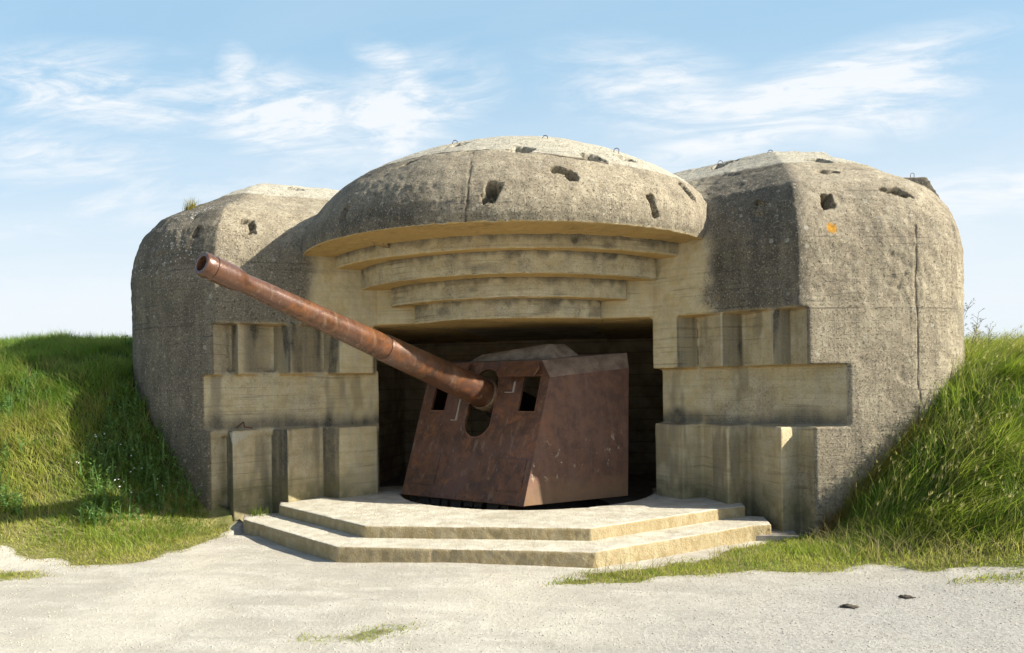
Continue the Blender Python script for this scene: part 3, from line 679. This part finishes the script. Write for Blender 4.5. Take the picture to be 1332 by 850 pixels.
def height(x, y):
    x = np.asarray(x, float); y = np.asarray(y, float)
    sh = x.shape; x = x.ravel(); y = y.ravel(); out = np.zeros(len(x))
    for i in range(0, len(x), 40000):
        xx, yy = x[i:i+40000], y[i:i+40000]
        r = np.hypot(xx[:, None]-CTRL[None, :, 0], yy[:, None]-CTRL[None, :, 1])
        out[i:i+40000] = -r@_w[:_n]+_w[_n]+_w[_n+1]*xx+_w[_n+2]*yy
    far = sstep(22, 40, np.hypot(x, y)); base = np.where(y > 0, 2.75, 0)*sstep(-4, 4, y)
    out = out*(1-far)+base*far
    P = np.c_[x, y, np.zeros(len(x))]
    hilly = sstep(.02, .6, out)
    out = out+hilly*((fbm(P, .9, 3, 3)-.5)*.28)+(fbm(P, 1.5, 8, 3)-.5)*.03+(fbm(P, 7, 9, 2)-.5)*.008
    out = np.where(out < 0, out*.5, out)
    # cut away for the building
    inside = ((np.abs(x) < 3.95)&(y > -1.45)&(y < 5.9))|((np.abs(x) < 4.22)&(y > -1.27)&(y < 5.9))
    ins2 = (np.abs(x) < 3.7)&(y > -2.0)&(y < 5.9)
    return np.where(inside | ins2, np.minimum(out, -.05), out).reshape(sh)
def pin(x, y, poly):   # signed-ish soft distance to polygon: positive inside
    x = np.asarray(x, float); y = np.asarray(y, float); c = np.zeros(x.shape, bool); dm = np.full(x.shape, 99.)
    p = np.array(poly)
    for i in range(len(p)):
        a = p[i]; b_ = p[(i+1) % len(p)]
        cond = ((a[1] > y) != (b_[1] > y)) & (x < (b_[0]-a[0])*(y-a[1])/((b_[1]-a[1]) if b_[1] != a[1] else 1e-9)+a[0]); c ^= cond
        ab = b_-a; tt = np.clip(((x-a[0])*ab[0]+(y-a[1])*ab[1])/(ab@ab), 0, 1)
        dm = np.minimum(dm, np.hypot(x-a[0]-tt*ab[0], y-a[1]-tt*ab[1]))
    return np.where(c, dm, -dm)
GL = [(-3.66, -1.70), (-3.70, -2.2), (-3.72, -2.86), (-3.86, -3.45), (-4.1, -3.78), (-4.5, -3.88), (-5.0, -3.78), (-5.7, -3.75), (-7.5, -4.2), (-10, -4.8), (-40, -5), (-40, 60), (0, 60), (0, 6.1), (-6, 5), (-3.9, -1.2)]
GR = [(3.68, -1.45), (3.0, -2.28), (2.05, -3.16), (1.05, -4.02), (.95, -4.34), (1.7, -4.08), (2.45, -3.66), (3.3, -3.42), (4.1, -3.3), (4.8, -3.5), (5.6, -3.7), (7.5, -3.9), (10, -4.4), (40, -5), (40, 60), (0, 60), (0, 6.1), (6, 5), (4.0, -1.1)]
PATCH = {'left': [(-5.5, -4.62), (-5.3, -4.25), (-4.8, -4.2), (-4.4, -4.32), (-4.6, -4.45), (-5.0, -4.6)],
         'mid': [(-.40, -6.12), (-.35, -5.86), (-.20, -5.70), (.09, -5.70), (.02, -5.86), (-.11, -5.98), (-.24, -6.14)],
         'mid2': [(-.74, -6.14), (-.72, -6.06), (-.56, -6.12), (-.58, -6.24)],
         'right': [(4.85, -3.96), (5.2, -3.77), (5.8, -3.78), (5.9, -3.98), (5.4, -4.03)]}
#@@PATCH@@
def gdens(x, y, pf=.8):
    P = np.c_[np.ravel(x), np.ravel(y), np.zeros(np.size(x))]; n = ((fbm(P, 2.3, 12, 3)-.5)*.9).reshape(np.shape(x))
    g = np.maximum(pin(x, y, GL), pin(x, y, GR))
    g = sstep(-.12, .22, g+n*.5)
    for k, p in PATCH.items(): g = np.maximum(g, pf*sstep(-.10, .16, pin(x, y, p)+n*.35))
    return g
def axis(lo, hi, step, far):
    a = list(np.arange(lo, hi+1e-6, step)); d = step
    x = hi
    while x < far: d *= 1.25; x += d; a.append(x)
    x = lo; d = step; pre = []
    while x > -far: d *= 1.25; x -= d; pre.append(x)
    return np.array(pre[::-1]+a)
gx = axis(-9, 9, .06, 1500); gy = axis(-8, 2.5, .06, 1500)
GX, GY = np.meshgrid(gx, gy); GZ = height(GX, GY); Gd = gdens(GX, GY, .52)
ny, nx = GX.shape; idx = np.arange(nx*ny).reshape(ny, nx)
F_ = np.stack([idx[:-1, :-1], idx[:-1, 1:], idx[1:, 1:], idx[1:, :-1]], -1).reshape(-1, 4)
ground = mesh_np('ground', np.c_[GX.ravel(), GY.ravel(), GZ.ravel()], F_.ravel(), np.full(len(F_), 4), M_GND, None, True)
tag(ground, kind='structure')
for nm, v in (('grass', Gd.ravel()), ('lush', sstep(.25, 1.0, GZ.ravel())), ('grey', (sstep(1.5, 4.5, GX+(-GY-4)*.6)*sstep(-3.2, -4.3, GY)*.75).ravel())):
    a = ground.data.attributes.new(nm, 'FLOAT', 'POINT'); a.data.foreach_set('value', v.astype(np.float32))

# ------------------------------------------------------------------ grass
def blades(name, X, Y, Hh, Wd, lean, tint, Z=None, parent=None, seg=3):
    n = len(X); Z = height(X, Y)-.01 if Z is None else Z
    a = rng.uniform(0, 2*np.pi, n); wx, wy = np.cos(a)*Wd, np.sin(a)*Wd
    V = []; 
    for k in range(seg+1):
        f = k/seg; bend = f**1.8
        px = X+lean[:, 0]*Hh*bend; py = Y+lean[:, 1]*Hh*bend; pz = Z+Hh*f*(1-.28*f*np.hypot(lean[:, 0], lean[:, 1]))
        if k < seg:
            ww = (1-f**1.5)*.5
            V.append(np.stack([px-wx*ww, py-wy*ww, pz], 1)); V.append(np.stack([px+wx*ww, py+wy*ww, pz], 1))
        else: V.append(np.stack([px, py, pz], 1))
    m = len(V); V = np.stack(V, 1).reshape(-1, 3); base = (np.arange(n)*m)[:, None]
    quads = np.concatenate([base+np.array([[2*k, 2*k+1, 2*k+3, 2*k+2]]) for k in range(seg-1)], 1).reshape(n, -1)
    tri = base+np.array([[2*(seg-1), 2*(seg-1)+1, 2*seg]])
    flat = np.concatenate([quads, tri], 1).ravel(); cnt = np.tile([4]*(seg-1)+[3], n)
    o = mesh_np(name, V, flat, cnt, M_GRASS, parent, True)
    c = np.repeat(np.c_[tint, np.ones(n)], m, 0).astype(np.float32)
    at = o.data.attributes.new('tint', 'FLOAT_COLOR', 'POINT'); at.data.foreach_set('color', c.ravel())
    return o
def scatter(x0, x1, y0, y1, per):
    n = int((x1-x0)*(y1-y0)*per); return rng.uniform(x0, x1, n), rng.uniform(y0, y1, n)
def blocked(x, y):   # inside the building's footprint
    s = np.sign(x); ax_ = np.abs(x)
    fy = np.where(s > 0, -1.38+.288*(ax_-3.98), -1.48+.22*(ax_-4.10))
    side = np.where(s > 0, 6.55, 6.45)
    r = np.where(s > 0, 1.6, 1.94)
    cx = side-r; cy = fy*0+np.where(s > 0, .6, .55)
    cor = (ax_ > cx)&(y < cy)
    out_c = cor & (np.hypot(ax_-cx, y-cy) > r)
    return (ax_ < side)&(y > fy-.0)&(y < 6)&~out_c
C_G1, C_G2, C_G3 = np.array([.11, .21, .02]), np.array([.27, .36, .05]), np.array([.50, .45, .12])
C_DRY = np.array([.36, .29, .13]); C_BL = np.array([.09, .20, .035]); C_TAN = np.array([.30, .18, .065])
def tints(x, y, dry, lush):
    P = np.c_[x, y, x*0]; n1 = fbm(P, 1.1, 71, 3); n2 = fbm(P, 5, 72, 2); r = rng.random(len(x))
    k = np.clip((n1-.5)*2.6+.45+(r-.5)*.5, 0, 1)[:, None]
    c = C_G1*(1-k)+C_G2*k
    l = np.clip(lush*(.5+n2), 0, 1)[:, None]*.6; c = c*(1-l)+C_BL*l
    d = np.clip(dry+(n2-.5)*.9+(r-.5)*.35, 0, 1)[:, None]; c = c*(1-d)+C_G3*d
    dd = (rng.random(len(x)) < np.clip(dry*.35+.04, 0, .6))[:, None]; c = np.where(dd, C_DRY*(.7+.5*rng.random((len(x), 1))), c)
    return c*(.8+.4*rng.random((len(x), 1)))
# left bank
X, Y = scatter(-14, -3.3, -5.2, 8, 2600); g = gdens(X, Y)
k = (rng.random(len(X)) < g)&~blocked(X, Y)&(rng.random(len(X)) < np.where(Y > 1.5, .35, 1)); X, Y, g = X[k], Y[k], g[k]
hz = height(X, Y); nn = fbm(np.c_[X, Y, X*0], .8, 55, 3)
edge = sstep(.1, .9, pin(X, Y, GL)+nn*.5-.2)
bare = sstep(.55, .66, fbm(np.c_[X, Y, X*0], 1.3, 91, 3))*sstep(-5.2, -6.2, X)*sstep(.1, .3, hz)*.8
k = rng.random(len(X)) > bare; X, Y, g, hz, nn, edge = [q[k] for q in (X, Y, g, hz, nn, edge)]
cl_ = fbm(np.c_[X, Y, X*0], 4.2, 212, 2)
Hh = (.045+.07*edge+.17*sstep(.25, 1.2, hz)*(.1+1.6*np.clip(cl_-.3, 0, 1)+nn*.4))*rng.uniform(.5, 1.35, len(X))
fa = fbm(np.c_[X, Y, X*0], 1.9, 211, 2)*9; lean = rng.normal(0, .5, (len(X), 2))+np.stack([np.cos(fa), np.sin(fa)], 1)*.4
lit = sstep(-5.4, -6.0, X)*sstep(1.9, 1.5, hz)  # sunlit lobe of the bank, painted in as yellower tints
blg = blades('grass_bank', X, Y, Hh, rng.uniform(.007, .014, len(X)), lean, tints(X, Y, .45*(1-edge)+.28*lit+.12, sstep(.4, 1.2, hz)*(1-lit)))
tag(blg, 'short green grass covering the bank left of the bunker', 'grass', kind='stuff')
# broad leaved weeds on the left bank, as leafy stems
def weeds(name, X, Y, Hs, nl, tintf, lw=.022, ll=.09):
    PX, PY, PZ, HH, LN, TT = [], [], [], [], [], []
    for x, y, h in zip(X, Y, Hs):
        z0 = float(height(np.array([x]), np.array([y]))[0])
        for j in range(nl):
            f = (j+.6)/nl; a = rng.uniform(0, 2*math.pi)
            PX.append(x+.02*f*math.cos(a)); PY.append(y+.02*f*math.sin(a)); PZ.append(z0+h*f*.9)
            l = ll*(1.15-.6*f)*rng.uniform(.7, 1.2); HH.append(l); LN.append((math.cos(a)*1.5, math.sin(a)*1.5)); TT.append(tintf())
        PX.append(x); PY.append(y); PZ.append(z0); HH.append(h*1.05); LN.append(tuple(rng.normal(0, .1, 2))); TT.append(tintf())
    PX, PY, PZ, HH, LN, TT = map(np.array, (PX, PY, PZ, HH, LN, TT))
    return blades(name, PX, PY, HH, np.full(len(PX), lw)*rng.uniform(.6, 1.2, len(PX)), LN, TT, PZ, None, 4)
wx, wy = rng.uniform(-7.2, -4.3, 1500), rng.uniform(-3.2, .8, 1500); wz = height(wx, wy); wn = fbm(np.c_[wx, wy, wx*0], 1.1, 33, 2)
k = (~blocked(wx, wy))&(wz > .2)&(wn+.25*sstep(-5.6, -4.9, wx) > .50); wx, wy = wx[k][:900], wy[k][:900]
wd = weeds('leafy_weeds', wx, wy, rng.uniform(.14, .42, len(wx)), 10, lambda: np.array([.10, .19, .055])*rng.uniform(.6, 1.6), .03, .10)
tag(wd, 'dense leafy weeds on the shaded slope beside the left wing', 'weeds', kind='stuff')
# small white flowers in the left shade
FX, FY = rng.uniform(-5.9, -4.5, 32), rng.uniform(-2.6, -1.6, 32); FZ = height(FX, FY)+.2
bm = bmesh.new()
for x, y, z in zip(FX, FY, FZ):
    if (x+5.2)**2/.5+(y+2.1)**2/.15 > 1: continue
    r = random.uniform(.008, .014); c0 = bm.verts.new((x, y, z)); vs = [bm.verts.new((x+r*math.cos(q), y+r*math.sin(q)-.004, z+.006+.006*math.sin(q))) for q in [2*math.pi*j/6 for j in range(6)]]
    for j in range(6): bm.faces.new((c0, vs[j], vs[(j+1) % 6]))
fl = obj('tiny_flowers', bm, plain_mat('white_petals', (.8, .8, .78), .6, 0, (.7, .7, .66))); tag(fl, 'scattered tiny white flowers in the shaded grass left of the bunker', 'flowers', kind='stuff')
# right bank, long leaning grass
X, Y = scatter(1.0, 12, -4.9, 7, 2500); g = gdens(X, Y)
k = (rng.random(len(X)) < g)&~blocked(X, Y)&(rng.random(len(X)) < np.where(Y > 1.5, .35, 1)); X, Y, g = X[k], Y[k], g[k]
hz = height(X, Y); nn = fbm(np.c_[X, Y, X*0], 1.0, 57, 3)
edge = sstep(.15, 1.1, pin(X, Y, GR)+(nn-.5)*.5); tall = edge*sstep(3.6, 4.7, X)*sstep(.02, .35, hz)
clump = fbm(np.c_[X, Y, X*0], 3.6, 202, 2)
Hh = (.05+.07*edge+.36*tall*(.1+nn*.7+1.1*np.clip(clump-.25, 0, 1)))*rng.uniform(.45, 1.3, len(X))
fa = fbm(np.c_[X, Y, X*0], 1.6, 201, 2)*6.0-2.6; fx, fy_ = np.cos(fa), np.sin(fa)
lean = rng.normal(0, .42, (len(X), 2))+np.array([.3, -.3])*tall[:, None]+np.stack([fx, fy_], 1)*(.15+.5*tall)[:, None]
blr = blades('grass_bank', X, Y, Hh, rng.uniform(.007, .014, len(X)), lean, tints(X, Y, .32*(1-edge)+.06+.2*sstep(1.6, 2.3, hz), tall*.4), seg=4)
tag(blr, 'long wind-bent green grass on the bank right of the bunker', 'grass', kind='stuff')
# tall seed stems on the right
k = (tall > .35)&(rng.random(len(X)) < .03)&(Y < 1.); sx, sy = X[k], Y[k]; n_ = len(sx); sh = rng.uniform(.32, .62, n_)
LN = rng.normal(0, .25, (n_, 2))+np.array([.4, -.15]); zz = height(sx, sy)
dk = (g > .6)&(fbm(np.c_[X, Y, X*0], 1.4, 77, 3) > .55)&(rng.random(len(X)) < .10)
ds = blades('dead_straw', X[dk], Y[dk], rng.uniform(.12, .40, dk.sum()), np.full(dk.sum(), .007), rng.normal(0, .8, (dk.sum(), 2)), np.tile([.42, .34, .17], (dk.sum(), 1))*rng.uniform(.5, 1.2, (dk.sum(), 1)), None, None, 4)
tag(ds, 'straw coloured dead stalks tangled in the grass of the right bank', 'straw', kind='stuff')
st = blades('seed_grass', np.r_[sx], np.r_[sy], sh, np.full(n_, .006), LN, np.tile([.28, .24, .10], (n_, 1))*rng.uniform(.8, 1.3, (n_, 1)), zz, None, 4)
tag(st, 'pale seed stems standing above the long grass on the right bank', 'grass', kind='stuff')
hx = sx+LN[:, 0]*sh*.82; hy = sy+LN[:, 1]*sh*.82; hz_ = zz+sh*.9*(1-.25*np.hypot(LN[:, 0], LN[:, 1]))
rep = 4; ri = np.repeat(np.arange(n_), rep)
heads = blades('seed_heads', hx[ri]+rng.normal(0, .006, n_*rep), hy[ri]+rng.normal(0, .006, n_*rep), rng.uniform(.03, .08, n_*rep), np.full(n_*rep, .007), LN[ri]*1.4+rng.normal(0, .2, (n_*rep, 2)), np.tile([.50, .43, .24], (n_*rep, 1))*rng.uniform(.8, 1.2, (n_*rep, 1)), hz_[ri]-.02)
tag(heads, 'pale drooping seed heads of the long grass on the right bank', 'seed heads', kind='stuff')
# dry scrub against the right wing foot
bx2 = rng.uniform(4.2, 5.6, 900); by2 = -1.38+.288*(bx2-3.98)-rng.uniform(.03, .22, 900)
dr = blades('dry_scrub', bx2, by2, rng.uniform(.1, .42, 900), np.full(900, .006), rng.normal(0, .5, (900, 2)), np.tile(C_TAN, (900, 1))*rng.uniform(.4, 1.1, (900, 1)), height(bx2, by2), None, 4)
tag(dr, 'dry brown scrub against the foot of the right wing', 'scrub', kind='stuff')
# grass patches in the path
for key, lab in (('left', 'small flat patch of green grass in the path at far left'), ('mid', 'sparse olive grass patch in the middle of the gravel path'), ('mid2', 'tiny dark sprig of grass beside the middle patch in the path'), ('right', 'thin strip of dry grass in the gravel path at far right')):
    p = np.array(PATCH[key]); c = p.mean(0); x0, y0 = p.min(0)-.1; x1, y1 = p.max(0)+.1
    X, Y = scatter(x0, x1, y0, y1, 4200); g = gdens(X, Y); k = rng.random(len(X)) < g*(.9 if key != 'left' else 1)*(1 if key[:3] != 'mid' else 1); X, Y = X[k], Y[k]
    o = blades('grass_patch', X, Y, rng.uniform(.02, .055, len(X)), rng.uniform(.006, .010, len(X)), rng.normal(0, .8, (len(X), 2)), tints(X, Y, .45, 0))
    tag(o, lab, 'grass patch', kind='stuff')
# sparse dry stalks along the path edges
X, Y = scatter(-10, 10, -5.2, -1.6, 500); g = gdens(X, Y); k = (g > .03)&(g < .75)&(rng.random(len(X)) < .8)&~blocked(X, Y)&~((np.abs(X) < 3.9)&(Y > -2.1)); X, Y = X[k], Y[k]
o = blades('dry_stubble', X, Y, rng.uniform(.015, .05, len(X)), np.full(len(X), .009), rng.normal(0, 1.0, (len(X), 2)), np.tile(C_TAN, (len(X), 1))*rng.uniform(.6, 1.4, (len(X), 1)))
tag(o, 'dry brown stubble along the edges of the path', 'stubble', kind='stuff')
# loose gravel
def stones(name, X, Y, S, lab):
    n = len(X); Z = height(X, Y); V = []; 
    oct_ = np.array([(1, 0, 0), (0, 1, 0), (-1, 0, 0), (0, -1, 0), (0, 0, .7), (0, 0, -.5)], float)
    V = oct_[None]*S[:, None, None]*rng.uniform(.6, 1.3, (n, 6, 1)); a = rng.uniform(0, 6.28, n); ca, sa = np.cos(a)[:, None], np.sin(a)[:, None]
    V = np.stack([V[..., 0]*ca-V[..., 1]*sa, V[..., 0]*sa+V[..., 1]*ca, V[..., 2]], -1)+np.stack([X, Y, Z+S*.15], 1)[:, None]
    f = np.array([(0, 1, 4), (1, 2, 4), (2, 3, 4), (3, 0, 4), (1, 0, 5), (2, 1, 5), (3, 2, 5), (0, 3, 5)])
    Fc = (np.arange(n)*6)[:, None, None]+f[None]
    o = mesh_np(name, V.reshape(-1, 3), Fc.ravel(), np.full(n*8, 3), plain_mat('pale_gravel', (.52, .48, .40), .95, 0, (.42, .39, .33), 9)); tag(o, lab, 'gravel', kind='stuff'); return o
X, Y = scatter(-7, 8, -8.2, -3.2, 120); k = (gdens(X, Y) < .3)&~((np.abs(X) < 1.6+(-Y-3.4)*0+.0)&(Y > -3.45)); X, Y = X[k], Y[k]
stones('loose_gravel', X, Y, rng.uniform(.004, .011, len(X)), 'fine loose gravel scattered over the sandy path')
# dark clods on the path
CLODS = [(3.74, -4.74, .038), (4.32, -4.40, .034)]
#@@CLODS@@
for i, (x, y, r) in enumerate(CLODS):
    bm = bmesh.new(); bmesh.ops.create_icosphere(bm, subdivisions=3, radius=1)
    z = float(height(np.array([x]), np.array([y]))[0])
    for v in bm.verts:
        k = 1+.35*math.sin(v.co.x*5+i*2)*math.cos(v.co.y*6)+.18*math.sin(v.co.z*9+v.co.x*7+i)
        v.co = Vector((v.co.x*r*1.7*k, v.co.y*r*k, max(v.co.z, -.3)*r*.55*k))
    for k_ in range(4):
        a = k_*1.7+i; q = bmesh.ops.create_icosphere(bm, subdivisions=1, radius=r*.22)
        bmesh.ops.translate(bm, verts=q['verts'], vec=(math.cos(a)*r*2.0, math.sin(a)*r*1.5, 0))
    o = obj('dirt_clod', bm, M_CLOD, smooth=True, auto=False); o.location = (x, y, z+.004)
    tag(o, ('wider dark clod of earth on the path below the right wing, nearer the camera', 'smaller dark clod of earth on the path, nearest the right bank')[i], 'clod', 'dark clods on the path')
# weeds growing out of the concrete
def tuft(name, x, y, z, n, h, spread, col, lab, lean0=(0, 0), cat='grass tuft', grp='grass tufts growing at the concrete'):
    X = x+rng.normal(0, spread, n); Y = y+rng.normal(0, spread*.6, n)
    o = blades(name, X, Y, rng.uniform(.4, 1., n)*h, np.full(n, .008), rng.normal(0, .35, (n, 2))+np.array(lean0), np.array(col)*rng.uniform(.7, 1.4, (n, 1)), np.full(n, z-.02), None, 4)
    return tag(o, lab, cat, grp)
TUFTS = [(-5.04, -.52, 4.84)]
#@@TUFTS@@
tx, ty, tz = TUFTS[0]
tuft('grass_tuft', tx, ty, tz, 140, .26, .05, (.30, .24, .07), 'dry yellow grass tuft growing on the rounded top of the left wing')
tuft('grass_tuft', -3.55, -1.35, .16, 70, .22, .10, (.12, .17, .03), 'green grass tuft at the corner where the left steps meet the wing')
tuft('grass_tuft', 3.9, -1.62, .0, 60, .12, .12, (.08, .14, .03), 'low green grass tuft at the foot of the right wing beside the steps')
# thin weed sticking up on the skyline at right
PL = (7.0, 1.6)
def weed_stalk():
    x, y = PL; z = float(height(np.array([x]), np.array([y]))[0])
    root = tag(empty('tall_weed', (x, y, z)), 'tall spindly weed with thin twigs on the skyline beside the right wing', 'weed')
    bm = bmesh.new(); leaf = bmesh.new(); rs = random.Random(4)
    for st_ in range(9):
        bx0, by0 = rs.uniform(-.4, .55), rs.uniform(-.2, .2); h = rs.uniform(.45, 1.0)*(1.15-abs(bx0)*.8); lx = rs.uniform(-.25, .3)
        pts = [(bx0+lx*f*f, by0, h*f) for f in (0, .25, .5, .75, 1)]
        add_tube(bm, pts, [.006, .005, .004, .003, .002], 5)
        for j in range(16):
            f = rs.uniform(.25, 1); px, pz = bx0+lx*f*f, h*f; a = rs.uniform(0, 6.28); l = rs.uniform(.05, .14)*(1.2-f*.5)
            e = (px+l*math.cos(a), by0+l*math.sin(a)*.6, pz+l*.8); add_tube(bm, [(px, by0, pz), e], [.003, .0015], 4)
            for q in range(3):
                c = Vector(e)+Vector((rs.uniform(-.02, .02), rs.uniform(-.02, .02), rs.uniform(-.02, .02))); s = rs.uniform(.008, .016)
                vs = [leaf.verts.new(c+Vector(v)*s) for v in ((-1, 0, 0), (0, .5, .4), (1, 0, .3), (0, -.5, -.4))]; leaf.faces.new(vs)
    obj('stem', bm, plain_mat('weed_stem', (.10, .09, .05), .8), root); obj('leaves', leaf, plain_mat('weed_leaf', (.07, .09, .03), .7, 0, (.15, .13, .06)), root)
weed_stalk()

# ------------------------------------------------------------------ light, sky, camera
SUN_EL = R(32.2); sig = .055
sdir = Vector((1, -sig, 0)).normalized()*math.cos(SUN_EL)+Vector((0, 0, math.sin(SUN_EL)))
ld = bpy.data.lights.new('sun', 'SUN'); ld.energy = 4.9; ld.angle = R(.53); ld.color = (1., .93, .80)
lo_ = bpy.data.objects.new('sun', ld); link(lo_); lo_.rotation_euler = (-sdir).to_track_quat('-Z', 'Y').to_euler(); lo_.location = sdir*60
wd_ = bpy.data.worlds.new('World'); SC.world = wd_; wd_.use_nodes = True; nt = wd_.node_tree; nt.nodes.clear()
class WT(NT):
    def __init__(s, t): s.t = t
Wn = WT(nt)
sky = Wn.n('ShaderNodeTexSky', sky_type='NISHITA', sun_disc=False, sun_elevation=SUN_EL, sun_rotation=math.atan2(sdir.x, sdir.y), air_density=1.0, dust_density=1.2, ozone_density=1.3, altitude=0)
D = Wn.n('ShaderNodeTexCoord').outputs['Generated']
CL = [(-.72, .415, .30, .065, R(-8), 0, 1.3), (-.47, .365, .22, .07, R(-16), 0, 1.4), (-.33, .345, .17, .075, R(20), 1, 1.5), (-.25, .37, .10, .05, R(15), 1, 1.1), (-.53, .42, .05, .035, R(-70), 1, 1.), (-.305, .41, .08, .03, R(-35), 1, 1.1), (.04, .345, .18, .07, R(-20), 0, 1.1), (.20, .335, .25, .055, R(14), 0, 1.6), (.30, .325, .12, .05, R(10), 0, 1.6), (-.80, .33, .22, .05, R(-6), 0, .9), (.40, .21, .2, .05, R(6), 1, 1.), (-.7, .26, .4, .05, R(4), 0, .7)]
def cloud_layer():
    xyz = Wn.sep(D); x, y, z = xyz[0], xyz[1], xyz[2]
    ay = Wn.math('MAXIMUM', y, .05); azm = Wn.math('DIVIDE', x, ay); ele = Wn.math('DIVIDE', z, ay)   # tangent-plane sky coordinates of this half of the sky
    V = Wn.n('ShaderNodeCombineXYZ', {0: azm, 1: ele, 2: 0.}).outputs[0]
    def fib(rot, sc, scale, dist=1.2, det=7): return Wn.noise(Wn.mapping(V, sc, (0, 0, rot)), scale, det, .62, dist)
    def blob(cx, cy, rx, ry, rot):
        c, s = math.cos(rot), math.sin(rot)
        dx = Wn.math('SUBTRACT', azm, cx); dy = Wn.math('SUBTRACT', ele, cy)
        uu = Wn.math('DIVIDE', Wn.math('ADD', Wn.math('MULTIPLY', dx, c), Wn.math('MULTIPLY', dy, s)), rx)
        vv = Wn.math('DIVIDE', Wn.math('SUBTRACT', Wn.math('MULTIPLY', dy, c), Wn.math('MULTIPLY', dx, s)), ry)
        r = Wn.math('SQRT', Wn.math('ADD', Wn.math('MULTIPLY', uu, uu), Wn.math('MULTIPLY', vv, vv)))
        return Wn.ramp(r, 1.3, .1)
    f1 = fib(R(16), (1.5, 6.5, 1), 2.3); f2 = fib(R(-25), (2.2, 6., 1), 2.6); f3 = fib(0, (1.2, 5, 1), 1.6, .6)
    fine_ = fib(R(24), (2.5, 12, 1), 5.5, .7, 9)
    tot = None
    for (cx, cy, rx, ry, rot, f, amp) in CL:
        ff = (f1, f2, f3)[f]
        v = Wn.math('MULTIPLY', Wn.math('MULTIPLY', blob(cx, cy, rx, ry, rot), Wn.math('MULTIPLY', Wn.ramp(ff, .30, .66), Wn.ramp(fine_, .28, .62, .45, 1.15))), amp)
        tot = v if tot is None else Wn.math('MAXIMUM', tot, v)
    veil = Wn.math('MULTIPLY', Wn.ramp(f3, .35, .75), Wn.ramp(ele, .42, .10, .10, .60))
    tot = Wn.math('MAXIMUM', tot, veil)
    haze = Wn.ramp(ele, .46, .06, .0, .9)
    return Wn.math('MINIMUM', tot, 1.), haze

cl, hz = cloud_layer()
back = Wn.math('MULTIPLY', Wn.ramp(Wn.sep(D)[1], -.2, .4), .75)
thin = Wn.mix(back, sky.outputs[0], rgb(2.55, 4.1, 5.35))
c1 = Wn.mix(hz, thin, rgb(5.0, 5.35, 5.6)); c2 = Wn.mix(Wn.math('MULTIPLY', cl, .86), c1, rgb(5.55, 5.7, 5.85))
bg = Wn.n('ShaderNodeBackground', {'Color': c2, 'Strength': .088}); ow = nt.nodes.new('ShaderNodeOutputWorld'); nt.links.new(bg.outputs[0], ow.inputs[0])

cam = bpy.data.cameras.new('camera'); co = bpy.data.objects.new('camera', cam); link(co)
cam.sensor_width = 36; cam.lens = 36*1036/1332; cam.clip_end = 5000; cam.clip_start = .1
co.location = (1.97, -12.14, 2.0)
PSI = R(9.3)
q = Matrix.Rotation(PSI, 4, 'Z') @ Matrix.Rotation(R(90), 4, 'X') @ Matrix.Rotation(-.015, 4, 'Z')
co.rotation_euler = q.to_euler()
cam.shift_y = 75/1332
SC.camera = co
SC.render.resolution_x = 1024; SC.render.resolution_y = 653
SC.view_settings.view_transform = 'Standard'; SC.view_settings.look = 'None'; SC.view_settings.exposure = 1.0; SC.view_settings.gamma = 1
SC.view_settings.use_curve_mapping = False
